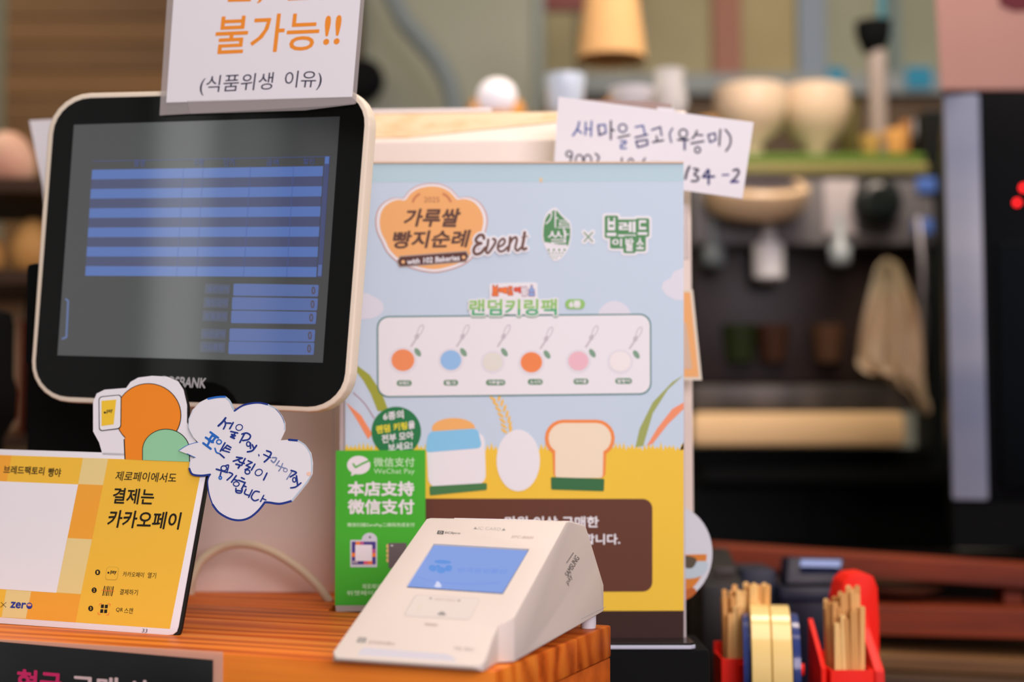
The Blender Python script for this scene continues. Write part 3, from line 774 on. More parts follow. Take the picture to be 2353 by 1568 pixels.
c.box('WeChat Pay', 408, 195, 795, 258, LG, 1, 0.0)
c.box('本店支持', 160, 316, 792, 456, LW, 1, 0.035)
c.box('微信支付', 160, 486, 792, 628, LW, 1, 0.03)
c.box('微信扫描ZeroPay二维码完成支付', 156, 708, 796, 754, LG, 1, 0.02)
gy = K(204, 200, 210)
c.ell(368, 872, 73, 68, gy, 1); c.ell(372, 846, 11, 11, K(90, 90, 100), 2, n=10)
c.rrect([(185, 872), (440, 872), (440, 1130), (185, 1130)], 8, gy, 2)
c.poly([(200, 888), (427, 888), (427, 1104), (200, 1104)], K(74, 62, 136), 3)
for x0, y0, x1, y1, col in ((236, 888, 280, 918, (246, 126, 50)), (280, 888, 314, 918, (190, 84, 140)), (393, 958, 427, 996, (190, 84, 140)), (393, 996, 427, 1032, (246, 126, 50)), (200, 994, 234, 1032, (246, 126, 50)), (314, 1070, 352, 1104, (226, 92, 120)), (352, 1070, 395, 1104, (246, 120, 70)), (204, 1068, 258, 1094, (170, 150, 170))):
    c.poly([(x0, y0), (x1, y0), (x1, y1), (x0, y1)], K(*col), 4)
c.rrect([(233, 918), (393, 918), (393, 1072), (233, 1072)], 8, LW, 5)
c.rrect([(548, 900), (720, 900), (720, 1140), (548, 1140)], 10, K(104, 92, 94), 2)
for yy in (932, 975, 1020, 1065): c.ell(540, yy, 14, 20, K(226, 180, 120), 1.5, n=12)
c.stroke([(575, 925), (585, 925)], 12, LW, 3, 0)
c.text('제로페이에서', (296, 1338), (560, 1338), (560, 1288), (298, 1288), LG, 1, 0.015)
c.text('위챗페이로 결제', (150, 1400), (620, 1398), (620, 1350), (152, 1352), LG, 1, 0.015)
c.build('print', gs)

# ------------------------------------------------------------------ hand-written account note
PN = Plane(at(1500, 340, 1.40), (1, 0, 0), (0, 0, 1))
note = thing('handwritten_note', PN.hit(1500, 440), 'tilted white paper note with black marker handwriting sticking out above the poster', 'note')
h = Art(PN); h.step = 0.0001
h.sheet('paper', [(1283, 222), (1732, 281), (1706, 457), (1272, 395)], 0.0003, WHITE, note)
h.sheet('paper_slip', [(1510, 246), (1548, 249), (1552, 262), (1510, 257)], 0.0003, WHITE, note, back=0.0006)
h.sheet('tape_strip', [(1284, 226), (1490, 231), (1543, 238), (1545, 262), (1300, 250)], 0.0002, mat('brown_tape', (0.42, 0.30, 0.24), 0.2, raw=True, alpha=0.55), note, back=0.001)
h.fr = (1270, 210, 4.902)
S1 = lambda *pts, w=22, m=INKD, sm=4: h.stroke(list(pts), w * 1.15, m, 1, sm)
NB = mat('blue_marker', (64, 84, 150), 0.5); NM = mat('mid_marker', (40, 46, 100), 0.5)
S1((298, 345), (280, 420), (228, 498), w=20, m=NB); S1((270, 425), (325, 470), w=18, m=NB); S1((372, 350), (368, 490), w=18, m=NB); S1((438, 338), (430, 505), w=18, m=NB); S1((372, 425), (432, 425), w=16, m=NB)
S1((512, 382), (525, 495), w=20, m=NM); S1((525, 495), (600, 465), w=20, m=NM); S1((512, 382), (590, 376), (600, 465), w=18, m=NB, sm=0); S1((655, 335), (655, 540), w=20); S1((655, 430), (690, 440), w=20)
h.loop(788, 415, 46, 46, 19, NM, 1); S1((738, 522), (865, 493), w=18); S1((768, 560), (825, 562), (820, 592), (768, 602), (768, 642), (826, 642), w=18, m=NB, sm=0)
S1((932, 402), (1018, 386), (1038, 480), w=18, m=NB, sm=0); S1((930, 520), (1066, 488), w=19, m=NM); S1((938, 565), (960, 632), (1070, 600), (1064, 546), (938, 565), w=19, m=NM, sm=0)
S1((1116, 435), (1212, 402), (1226, 498), w=18, sm=0, m=NM); S1((1170, 505), (1176, 560), w=18); S1((1128, 573), (1245, 552), w=20)
S1((1350, 418), (1318, 480), (1336, 575), w=17, m=NM); h.loop(1470, 475, 46, 48, 20, INKD, 1); S1((1412, 546), (1528, 546), w=22); S1((1486, 550), (1486, 655), w=22, m=NM)
S1((1625, 445), (1600, 500), (1572, 532), w=20); S1((1612, 490), (1688, 495), w=18); S1((1560, 588), (1700, 562), w=20); h.loop(1632, 660, 30, 33, 20, INKD, 1)
S1((1750, 490), (1772, 575), (1838, 546), (1828, 472), (1750, 490), w=18, sm=0, m=NM); S1((1888, 432), (1876, 610), w=20); S1((1945, 432), (2000, 510), (1998, 600), (1952, 672), w=20)
h.loop(185, 705, 34, 32, 18, INKD, 1); S1((218, 712), (205, 770), (180, 830), w=18); h.loop(300, 775, 42, 60, 18, INKD, 1); h.loop(395, 775, 40, 60, 18, INKD, 1); S1((482, 702), (522, 745), (500, 800), (525, 850), w=18)
S1((780, 752), (770, 850), w=18); h.loop(880, 800, 30, 42, 18, INKD, 1); S1((1040, 755), (1000, 830), (1060, 840), w=18); S1((1120, 800), (1210, 800), w=16)
S1((1540, 850), (1512, 910), (1495, 985), w=26); S1((1590, 872), (1640, 885), (1595, 935), (1642, 970), (1625, 1008), (1566, 1012), w=22); S1((1748, 885), (1692, 966), (1818, 960), w=24, sm=0, m=NM); S1((1758, 890), (1756, 1045), w=24, m=NM)
S1((1912, 943), (1980, 940), w=18, m=mat('violet_marker', (78, 66, 130), 0.5)); S1((2036, 892), (2080, 880), (2096, 915), (2060, 975), (2008, 1022), w=24); S1((2008, 1022), (2088, 1018), w=24, m=MC['violet_marker'])
h.build('handwriting', note)

# ------------------------------------------------------------------ cream machine behind poster and monitor
CM = noisy('cream_machine_paint', (238, 214, 206), (228, 200, 190), 2.5, 0.42)
STAIN = noisy('stained_cream', (226, 192, 160), (210, 164, 116), 22, 0.5, (1, 1, 2.0), lo=.5, hi=.72)
YM = rad(-3)
machine = thing('counter_machine', (0, 1.6, TOPZ), 'big cream white machine with a stained sloping top, standing behind the poster and monitor', 'machine')
Rz = Matrix.Rotation(YM, 3, 'Z')
xl, xr = at(400, 300, 1.47).x, at(1590, 300, 1.43).x
def mz(py): return at(1000, py, 1.45).z
pr = [(0.0, TOPZ), (0.0, mz(322)), (0.004, mz(316)), (0.06, mz(238) + 0.004), (0.10, mz(236) + 0.008), (0.30, mz(236) + 0.008), (0.30, TOPZ)]
pc = Vector((0.0, 1.45, 0))
def mp_(x, d, z):
    v = Rz @ Vector((x, d, 0)); return Vector((v.x, v.y + 1.45, z))
link('body', bm_prism([mp_(xl, d, z) for d, z in pr], Rz @ Vector((xr - xl, 0, 0)), 0.003), CM, machine, 40)
tp = [mp_(xl + 0.01, 0.006, mz(314)), mp_(xr - 0.01, 0.006, mz(314)), mp_(xr - 0.01, 0.059, mz(239) + 0.004), mp_(xl + 0.01, 0.059, mz(239) + 0.004)]
nrm = (tp[1] - tp[0]).cross(tp[3] - tp[0]).normalized()
a = tp[0]; u_ = tp[1] - tp[0]; v_ = tp[3] - tp[0]
curve_pts = [a + u_ * 0.02 + v_ * 0.0, a + u_ * 0.45 + v_ * 0.02, a + u_ * 0.60 + v_ * 0.30, a + u_ * 0.72 + v_ * 0.52, a + u_ * 0.82 + v_ * 0.72, a + u_ * 0.82 + v_ * 0.97, a + u_ * 0.02 + v_ * 0.97]
link('top_panel', bm_prism([q_ + nrm * 0.0004 for q_ in curve_pts], nrm * 0.0016, 0.0005), STAIN, machine, 30, label='yellowed stained top panel')
link('lid', bm_prism([mp_(xl + 0.1, 0.07, mz(236) + 0.0075), mp_(at(1120, 240, 1.5).x, 0.07, mz(236) + 0.0075), mp_(at(1120, 240, 1.5).x, 0.2, mz(236) + 0.0075), mp_(xl + 0.1, 0.2, mz(236) + 0.0075)], ZZ * 0.004, 0.001), mat('lid_white', (232, 212, 214), 0.4), machine, 30)
link('front_seam', bm_prism([mp_(xl + 0.17, -0.0006, TOPZ + 0.01), mp_(xl + 0.172, -0.0006, TOPZ + 0.01), mp_(xl + 0.172, -0.0006, TOPZ + 0.2), mp_(xl + 0.17, -0.0006, TOPZ + 0.2)], Vector((0, 0.001, 0))), mat('seam_shade', (214, 196, 196), 0.5), machine, 0)

# beige cable looping on the rear worktop
cab = [at(437, 1366, 1.40), at(442, 1330, 1.40), at(462, 1290, 1.41), at(505, 1260, 1.42), at(560, 1251, 1.42), at(620, 1266, 1.415), at(680, 1302, 1.41), at(725, 1342, 1.40), at(760, 1386, 1.39)]
cab = smooth_pts(cab, 5)
link('beige_cable', bm_tube(cab, 0.0042, 10), mat('cable_beige', (206, 176, 150), 0.5), None, 60, label='beige cable arching up between the yellow card and the green sign', category='cable')

# paper fan and side cards right of the poster
fanP = Plane(at(1540, 1275, 1.385), (1, 0, 0), (0, 0, 1))
fan = thing('paper_fan', fanP.hit(1540, 1375), 'round white paper fan with an orange print, peeping out behind the poster', 'fan')
fa = Art(fanP); fa.step = 0.0002
disc = [(1540 + 97 * math.cos(i / 48 * 2 * PI), 1272 + 112 * math.sin(i / 48 * 2 * PI)) for i in range(48)]
fa.sheet('disc', disc, 0.002, mat('fan_white', (214, 206, 214), 0.45), fan)
arc = [(1540 + 84 * math.cos(t_), 1272 + 100 * math.sin(t_)) for t_ in [i / 20 * 1.5 + 0.02 for i in range(21)]]
fa.poly([(1540, 1276)] + arc, K(216, 124, 50), 1)
fa.poly([(1560, 1300), (1622, 1290), (1620, 1318), (1590, 1330), (1560, 1325)], K(190, 196, 206), 2, 3)
fa.poly([(1565, 1278), (1600, 1284), (1590, 1306), (1565, 1300)], K(90, 76, 60), 3, 3)
fa.poly([(1560, 1368), (1590, 1350), (1600, 1362), (1575, 1380)], K(190, 96, 40), 2, 2)
fa.build('print', fan)
link('handle', bm_box(fanP.hit(1540, 1400).x, 1.3865, (fanP.hit(1540, 1375).z + zf + 0.0012) / 2, 0.012, 0.002, fanP.hit(1540, 1375).z - zf - 0.0012, 0.0005), mat('fan_white', (214, 206, 214)), fan, 0)
sc1 = Plane(at(1590, 770, 1.41), (0.94, 0.34, 0), (0, 0, 1))
oc = thing('price_card', sc1.hit(1590, 872), 'upright orange card with a white border, tucked behind the poster\'s right edge', 'card')
o_ = Art(sc1); o_.sheet('card', [(1530, 664), (1592, 666), (1613, 874), (1530, 874)], 0.001, mat('card_white_edge', (226, 206, 190), 0.5), oc)
o_.poly([(1530, 670), (1586, 672), (1606, 867), (1530, 867)], K(238, 168, 110), 1); o_.poly([(1530, 700), (1577, 745), (1590, 848), (1530, 850)], K(214, 176, 154), 2)
o_.build('print', oc)
link('clear_strip', bm_px(1560, 470, 1582, 596, 1.40, 0.004, 0.0008), mat('clear_strip', (0.6, 0.55, 0.5), 0.2, raw=True, alpha=0.5), None, 0, label='narrow clear plastic strip standing beside the poster\'s upper right edge', category='plastic strip')

# ------------------------------------------------------------------ yellow payment card stand with its die-cut topper and the cloud note
cb = ground(398, 1461, TOPZ); CA = rad(23.2)
CL = Vector((math.cos(CA), -math.sin(CA), 0)); CDv = Vector((math.sin(CA), math.cos(CA), 0))
# lean found from the right edge seen at (471,1098)
r_ = ray(471, 1098); nn = CL
tt = (cb - CAM).dot(nn) / r_.dot(nn); top = CAM + r_ * tt
CV = (top - cb).normalized()
PC = Plane(cb, CL, CV)
card = thing('payment_card_stand', cb - CL * 0.12, 'yellow payment card stand with white border and round topper, left end of the counter', 'sign stand')
k = Art(PC); k.step = 0.0001
edge = [(-90, 1030), (237, 1039.5), (470, 1048)]
outl = [(-90, 1030), (465, 1047), (474, 1060), (473, 1085), (409, 1440), (405, 1452), (396, 1459), (385, 1460), (-90, 1427)]
k.sheet('front_panel', outl, 0.0012, WHITE, card, bevel=0.0003)
k.sheet('black_backing', [(x + (5 if x > 300 else 0), y + (3.5 if y > 1400 else 0)) for x, y in outl], 0.0026, mat('card_black', (0.012, 0.012, 0.01), 0.3, raw=True), card, back=0.0014)
top_out = [(236, 1046), (228, 1018), (214, 992), (214, 925), (222, 905), (240, 896), (290, 892), (300, 878), (318, 868), (350, 864), (385, 866), (408, 876), (420, 895), (428, 930), (428, 970), (440, 990), (452, 1020), (456, 1054)]
k.sheet('topper', [(a_, b_) for a_, b_ in top_out], 0.0012, WHITE, card, label='white die-cut topper with plain orange and green shapes')
k.sheet('topper_backing', [(a_ + 3, b_) for a_, b_ in top_out], 0.0022, MC['card_black'], card, back=0.0014)
Y1, Y2, Y3, ORG, BKE = K(246, 182, 62), K(232, 200, 138), K(248, 160, 56), K(255, 132, 36), K(40, 34, 34)
k.ell(341, 955, 76, 74, BKE, 1, n=48); k.ell(341, 955, 74, 72, ORG, 2, n=48)
k.poly([(286, 1056), (284, 1010), (300, 1000), (345, 1010), (345, 1059)], BKE, 0.5, 0); k.poly([(289, 1056), (287, 1008), (300, 1000), (345, 1010), (345, 1059)], ORG, 2.5, 0)
k.ell(382, 1036, 55, 50, BKE, 3, n=40, a0=PI, a1=2 * PI); k.ell(382, 1036, 53, 48, K(146, 196, 156), 4, n=40, a0=PI, a1=2 * PI)
k.poly([(327, 1036), (437, 1036), (437, 1062), (327, 1058)], BKE, 3); k.poly([(329, 1036), (435, 1036), (435, 1062), (329, 1058)], K(146, 196, 156), 4)
k.rrect([(227, 912), (280, 907), (279, 986), (228, 992)], 8, BKE, 3); k.rrect([(229, 914), (278, 909), (277, 984), (230, 990)], 7, LW, 4)
k.poly([(234, 922), (268, 919), (262, 976), (234, 980)], K(240, 190, 56), 5)
k.ell(242, 949, 2.6, 2.6, BKE, 6, n=10); k.text('pay', (246, 952), (260, 950), (260, 941), (246, 943), BKE, 6, 0.02)
k.build('topper_print', card)
k = Art(PC); k.step = 0.0001
k.poly([(-90, 1043), (465, 1062), (459, 1100), (390.5, 1446), (-90, 1413)], Y1, 1)
k.poly([(-90, 1043), (27, 1047), (16, 1106), (-90, 1103)], Y3, 2)
k.poly([(191, 1053), (249, 1055), (237, 1115.5), (180, 1113)], Y2, 2); k.poly([(180, 1113), (237, 1115.5), (212, 1240), (156, 1237)], Y3, 2)
k.poly([(156, 1237), (212, 1240), (186, 1366), (130, 1362)], Y2, 2); k.poly([(15, 1356), (72, 1360), (60, 1422), (4, 1419)], Y2, 2); k.poly([(72, 1360), (186, 1367), (174, 1431), (60, 1423)], Y3, 2)
k.poly([(-90, 1103), (180, 1114), (130, 1363), (-90, 1348)], LW, 2.5)
T = K(36, 30, 22)
k.text('브레드팩토리', (8, 1089), (101, 1093), (104, 1074), (10, 1070), T, 3, 0.02); k.text('빵야', (110, 1096), (139, 1097), (142, 1077), (113, 1075), T, 3, 0.02)
k.text('제로페이에서도', (264, 1105), (404, 1110), (408, 1088), (269, 1083), T, 3, 0.008)
k.text('결제는', (257, 1158), (352, 1161), (358, 1125), (263, 1121), T, 3, 0.02)
k.text('카카오페이', (245, 1213), (411, 1218), (419, 1178), (253, 1172), T, 3, 0.02)
for cx, cy, d_ in ((225, 1316, '1'), (217, 1357, '2'), (209, 1399, '3')):
    k.ell(cx, cy, 5.8, 6.4, T, 3, n=16); k.box(d_, cx - 1.8, cy - 3.4, cx + 1.8, cy + 3.4, Y1, 4, 0.01)
k.rrect([(246, 1303), (274, 1304), (270, 1334), (242, 1333)], 6, K(206, 160, 60), 3); k.rrect([(247, 1304), (273, 1305), (269, 1333), (243, 1332)], 6, Y1, 4)
k.ell(250, 1317, 2.4, 2.4, T, 5, n=8); k.text('pay', (254, 1321), (268, 1322), (269, 1313), (255, 1312), T, 5, 0.025)
k.text('카카오페이', (282, 1326), (330, 1328), (332, 1316), (284, 1314), T, 3, 0.0); k.text('열기', (339, 1329), (358, 1330), (360, 1317), (341, 1316), T, 3, 0.0)
for i in range(6): k.stroke([(241 + i * 4, 1348 + i * 0.2), (237 + i * 4, 1369 + i * 0.2)], (2, 1, 2, 1.4, 1, 2)[i], T, 3, 0)
k.stroke([(235, 1357), (263, 1359)], 1.3, K(240, 110, 60), 4, 0)
k.text('결제하기', (275, 1367), (316, 1369), (318, 1356), (277, 1354), T, 3, 0.0)
for cx, cy in ((236, 1394), (245, 1394.5), (234.5, 1405), (243.5, 1405.5)): k.poly([(cx - 3, cy - 4), (cx + 3.6, cy - 4), (cx + 2.8, cy + 4), (cx - 3.8, cy + 4)], T, 3)
for pts_ in ([(229, 1392), (230, 1388), (235, 1388)], [(249, 1388), (254, 1389), (253, 1393)], [(226, 1408), (226, 1412), (231, 1413)], [(245, 1414), (250, 1414), (251, 1409)]): k.stroke(pts_, 1.6, K(246, 130, 60), 3, 0)
k.text('QR', (266, 1407), (282, 1408), (284, 1398), (268, 1397), T, 3, 0.0); k.text('스캔', (285, 1410), (305, 1411), (307, 1398), (287, 1397), T, 3, 0.0)
k.stroke([(3, 1385), (14, 1396)], 1.2, T, 3, 0); k.stroke([(15, 1385), (2, 1396)], 1.2, T, 3, 0)
NVY = K(44, 56, 140)
k.text('zer', (23, 1398), (59, 1400), (61, 1386), (26, 1383), NVY, 3, 0.03)
k.ell(68, 1393, 7, 7.5, NVY, 3, n=18); k.ell(68, 1391, 5, 3, K(230, 150, 110), 4, n=12)
k.text('33', (326, 1454), (338, 1455), (340, 1446.5), (328, 1445.5), K(70, 66, 70), 2, 0.0)
k.build('card_print', card)
# rear strut that props the card up
sp = cb - CL * 0.13 + CV * 0.075 - PC.N * 0.0045
ft = Vector((sp.x + CDv.x * 0.055, sp.y + CDv.y * 0.055, TOPZ + 0.002))
link('rear_strut', bm_tube([sp, ft], 0.003, 8), MC['card_black'], card)

PCl = PC.shifted(0.0018)
cloud = thing('cloud_note', PCl.hit(560, 1195), 'white cloud-shaped note with blue handwriting and a blue edge, taped to the yellow card', 'note')
cl = Art(PCl, (400, 890, 4.9)); cl.step = 0.0001
co = [(45, 715), (150, 650), (265, 618), (205, 550), (160, 460), (163, 360), (205, 260), (290, 170), (380, 125), (480, 106), (572, 102), (625, 150), (655, 215), (680, 262), (760, 208), (850, 180), (960, 170), (1060, 190), (1150, 240), (1215, 320), (1248, 400), (1250, 480), (1230, 530), (1195, 600), (1300, 592), (1400, 600), (1480, 650), (1540, 740), (1560, 850), (1555, 980), (1500, 1080), (1420, 1180), (1330, 1290), (1200, 1322), (1080, 1308), (1025, 1305), (950, 1400), (850, 1480), (740, 1510), (620, 1490), (500, 1420), (430, 1330), (392, 1220), (374, 1100), (378, 1040), (402, 988), (300, 1000), (200, 985), (165, 920), (175, 840), (235, 795), (140, 750)]
cl.sheet('card', co, 0.0007, PAPERC, cloud)
pale = mat('pale_ink_edge', (178, 188, 206), 0.4)
def edge_s(i0, i1, w, m): cl.stroke([(x + (800 - x) * 0.012, y + (760 - y) * 0.012) for x, y in co[i0:i1]], w, m, 1, 4)
edge_s(0, 3, 7, INKL); edge_s(3, 7, 5, pale); edge_s(8, 11, 22, INKL); edge_s(10, 14, 20, pale); edge_s(13, 18, 20, INK); edge_s(17, 22, 12, pale); edge_s(18, 21, 5, INK)
edge_s(24, 26, 24, INK); edge_s(25, 33, 14, pale); edge_s(32, 36, 26, INK); edge_s(35, 42, 24, INK); edge_s(41, 46, 14, INK); edge_s(45, 49, 22, INK); edge_s(48, 50, 6, pale); edge_s(50, 52, 7, INKL)
def w_(*pts, w=14, m=INK, sm=4): cl.stroke(list(pts), w * 1.3, m, 2, sm)
w_((582, 348), (545, 395), (500, 437), w=18); w_((575, 385), (580, 425), (558, 472), w=14); w_((590, 405), (642, 408)); w_((668, 400), (628, 470))
cl.loop(735, 455, 38, 33, 11, INK, 2, rot=-.3); w_((640, 500), (718, 518)); w_((690, 515), (672, 545)); w_((650, 535), (690, 548), (640, 560), (680, 578), w=16, sm=0)
w_((795, 525), (742, 625)); w_((765, 530), (820, 518), (862, 548), (840, 590), (775, 602), w=14); cl.loop(838, 642, 20, 26, 14, INK, 2); w_((862, 632), (862, 692)); w_((882, 650), (900, 692)); w_((930, 658), (885, 715), (828, 730), w=15)
w_((955, 760), (958, 776), w=10)
w_((1045, 718), (1095, 742), (1065, 800), (1018, 843), w=15); w_((1012, 760), (1085, 795), w=13); GI = mat('washed_ink', (120, 126, 168), 0.4)
w_((1108, 795), (1155, 800), (1125, 850), (1095, 825), w=12, m=GI); w_((1185, 832), (1150, 882), w=11, m=GI); w_((1170, 885), (1205, 905), (1180, 945), w=10, m=GI)
w_((1225, 860), (1215, 900), (1260, 915), w=9, m=GI); cl.loop(1255, 935, 22, 20, 9, GI, 2)
w_((1335, 942), (1270, 1040), w=10, m=GI); w_((1320, 940), (1378, 965), (1310, 1012), w=15, m=INK); cl.loop(1355, 1045, 18, 26, 14, INK, 2); w_((1380, 1000), (1392, 1100), w=15); w_((1430, 1080), (1372, 1125), (1315, 1136), w=14)
for a_, b_ in (((410, 508), (498, 572)), ((358, 568), (440, 622)), ((440, 530), (392, 602)), ((475, 560), (425, 620)), ((402, 612), (378, 655)), ((330, 632), (415, 696)), ((430, 545), (470, 560))): w_(a_, b_, w=19, m=INKL)
cl.loop(508, 618, 28, 24, 14, INKL, 2); w_((575, 628), (522, 722), w=14); w_((462, 690), (478, 735), (510, 748), w=13, m=INKL)
w_((598, 655), (642, 682)); w_((582, 685), (632, 705)); w_((600, 655), (545, 712), (625, 735), w=12, sm=0); w_((520, 755), (566, 796), w=14)
w_((705, 790), (772, 800), (668, 836), w=14, sm=0); w_((722, 818), (745, 850)); w_((750, 848), (792, 860)); w_((802, 805), (762, 882)); w_((698, 868), (745, 880), (724, 912), w=16, sm=0)
w_((835, 830), (882, 850), (812, 882), (860, 905), (800, 930), w=13, sm=0); w_((912, 868), (872, 935)); cl.loop(828, 956, 27, 24, 15, INK, 2)
cl.loop(955, 962, 42, 34, 12, INK, 2, rot=-.5); w_((1048, 970), (1010, 1046))
w_((575, 890), (615, 880), (600, 950), w=12); cl.loop(562, 915, 32, 28, 14, INK, 2); w_((478, 925), (602, 962), w=15); cl.loop(522, 1022, 14, 16, 16, INKL, 2); w_((530, 960), (520, 1000), w=13)
w_((622, 962), (662, 985), (598, 1048), w=13, sm=3); w_((702, 998), (648, 1072)); w_((675, 1040), (712, 1052))
w_((760, 1020), (792, 1036)); w_((728, 1050), (802, 1078)); cl.loop(702, 1092, 33, 26, 13, INK, 2); w_((802, 1075), (762, 1150), w=15); w_((782, 1110), (812, 1124)); w_((698, 1140), (702, 1185), (755, 1192), (770, 1155), w=13); w_((705, 1165), (762, 1172))
w_((812, 1150), (795, 1200), (852, 1222), w=13); w_((882, 1160), (842, 1242), w=13)
w_((962, 1182), (912, 1176), (872, 1240), (905, 1280), (950, 1268), w=13); w_((1012, 1220), (975, 1290), w=12); w_((996, 1255), (1036, 1272), w=12)
cl.ell(1518, 978, 26, 24, K(240, 190, 170), 1.5, n=14)
cl.build('handwriting', cloud)

# ------------------------------------------------------------------ black sign on the counter front
PF = Plane(fr - DD * 0.0012, LR, ZZ)
fs = thing('counter_front_sign', PF.hit(250, 1700), 'black sign with pink and white lettering in a clear holder on the counter front', 'sign')
s_ = Art(PF); s_.step = 0.0001
s_.sheet('clear_holder', [(-140, 1462), (511, 1499), (509, 1800), (-140, 1780)], 0.001, mat('holder_clear', (0.85, 0.66, 0.52), 0.12, raw=True, alpha=0.35), fs)
s_.sheet('black_panel', [(-140, 1463), (490, 1517), (489, 1790), (-140, 1770)], 0.0006, mat('sign_black', (0.004, 0.004, 0.005), 0.15, raw=True, spec=0.3), fs, back=-0.0008)
s_.p = PF.shifted(0.0009)
s_.text('현금', (36, 1592), (142, 1600), (144, 1546), (40, 1537), K(206, 40, 96), 1, 0.035)
s_.text('구매', (162, 1602), (270, 1610), (272, 1558), (164, 1550), K(214, 178, 178), 1, 0.03)
s_.text('시', (290, 1612), (335, 1615), (337, 1564), (292, 1560), K(214, 178, 178), 1, 0.03)
s_.build('lettering', fs)

# ------------------------------------------------------------------ left of the monitor
wp = Plane(at(90, 500, 1.53), (0.95, -0.31, 0), (0, 0, 1))
ws = Art(wp)
ws.sheet('white_sheet', [(67, 277), (160, 272), (240, 1352), (180, 1350), (98, 430)], 0.0008, WHITE, None, label='white paper sheet sticking out behind the left edge of the monitor', category='paper')
# dark bottle at the left edge
bt = at(0, 900, 1.75)
bx = at(-32, 900, 1.75).x
bot = thing('black_bottle', (bx, 1.75, TOPZ), 'black pump bottle cut off by the left edge, standing on the worktop', 'bottle')
zz_ = lambda py, Y=1.75: at(0, py, Y).z
def rr(px, Y=1.75): return at(px, 900, Y).x - bx
link('body', bm_lathe([(rr(2), TOPZ), (rr(6), TOPZ + 0.003), (rr(8), zz_(1010)), (rr(35), zz_(960)), (rr(37), zz_(900)), (rr(28), zz_(865)), (rr(26), zz_(745)), (rr(20), zz_(720)), (rr(-5), zz_(712))], (bx, 1.75, 0)), BLK, bot, 50)
link('pump', bm_lathe([(0.006, zz_(712)), (0.006, zz_(680)), (0.001, zz_(679))], (bx, 1.75, 0), n=12), BLK, bot)

# ------------------------------------------------------------------ things far behind on the left
wal = noisy('walnut_blind', (110, 76, 46), (92, 64, 42), 1.2, 0.6, (0.6, 1, 3))
blind = thing('wooden_slat_screen', (at(400, 300, 3.7).x, 3.7, 0), 'brown wooden slat screen on the back wall at the upper left', 'screen')
z1 = at(0, -260, 3.7).z; z0 = at(0, 1100, 3.7).z; xa, xb = at(18, 0, 3.7).x, at(830, 0, 3.7).x
ns = 22
for i in range(ns):
    zc = z0 + (z1 - z0) * (i + .5) / ns
    link('slat', bm_box((xa + xb) / 2, 3.7, zc, xb - xa, 0.02, (z1 - z0) / ns - 0.004, 0.003), [wal, noisy('walnut_blind_dark', (98, 70, 44), (84, 58, 38), 1.5, 0.6)][i % 2], blind, 0)
for sx in (xa + 0.02, xb - 0.02):
    link('post', bm_box(sx, 3.73, z1 / 2, 0.04, 0.04, z1), MC['walnut_blind'], blind, 0)
TANM = noisy('tan_crust', (206, 150, 90), (184, 124, 66), 6, 0.6)
shelf = thing('bread_shelf', (at(40, 700, 2.5).x, 2.5, 0), 'dark shelf unit behind the monitor at the left edge', 'shelf')
sx0, sx1 = at(-330, 0, 2.5).x, at(230, 0, 2.5).x
link('side_panel', bm_box(sx0, 2.6, 0.85, 0.03, 0.34, 1.7), mat('shelf_dark', (62, 42, 30)), shelf, 0)
link('side_panel', bm_box(sx1, 2.6, 0.85, 0.03, 0.34, 1.7), mat('shelf_dark', (62, 42, 30)), shelf, 0)
for py in (425, 630, 1000):
    link('board', bm_box((sx0 + sx1) / 2, 2.6, at(0, py, 2.5).z - 0.0125, sx1 - sx0 - 0.03, 0.34, 0.025, 0.002), mat('shelf_dark', (62, 42, 30)), shelf, 0)
link('back_panel', bm_box((sx0 + sx1) / 2, 2.76, (at(0, 1000, 2.5).z + at(0, 630, 2.5).z) / 2, sx1 - sx0 - 0.03, 0.02, at(0, 630, 2.5).z - at(0, 1000, 2.5).z - 0.03), mat('shelf_back', (250, 190, 150)), shelf, 0)
def loaf(px, py, rpx, zpx, m, label, cat='bread', Y=2.52, h=1.0, nm='bread_roll'):
    c_ = at(px, py, Y); r = rpx / FPX * Y; zb_ = at(px, zpx, 2.5).z
    hh = 2 * r * h
    prof_ = [(r * 0.55, 0), (r * 0.9, hh * 0.12), (r, hh * 0.38), (r * 0.92, hh * 0.62), (r * 0.65, hh * 0.86), (r * 0.3, hh * 0.98), (0.002, hh)]
    return link(nm, bm_lathe(prof_, (c_.x, Y, zb_ + 0.0005), n=28), m, None, 60, label=label, category=cat)
PKM = noisy('pink_crust', (216, 170, 148), (190, 130, 110), 6, 0.6)
loaf(18, 340, 64, 425, PKM, 'pale pinkish bun on the top board of the shelf at the left edge')
loaf(78, 520, 52, 630, TANM, 'golden round bun on the second shelf board, next to the monitor', h=1.25)
loaf(-35, 540, 48, 630, TANM, 'golden bun cut off by the left edge on the second shelf board')
link('red_box', bm_px(36, 735, 150, 1000, 2.53, 0.12, 0.006), mat('box_red_brown', (128, 52, 22)), None, 40, label='reddish brown box on the lowest shelf board behind the monitor', category='box')
link('dark_canister', bm_lathe([(0.05, 0), (0.052, 0.01), (0.052, 0.235), (0.04, 0.245), (0.0, 0.247)], (at(105, 700, 2.4).x, 2.42 + 0.04, at(0, 1000, 2.5).z + 0.0005), cap=False), BLK, None, 50, label='black canister standing behind the left side of the monitor', category='canister')

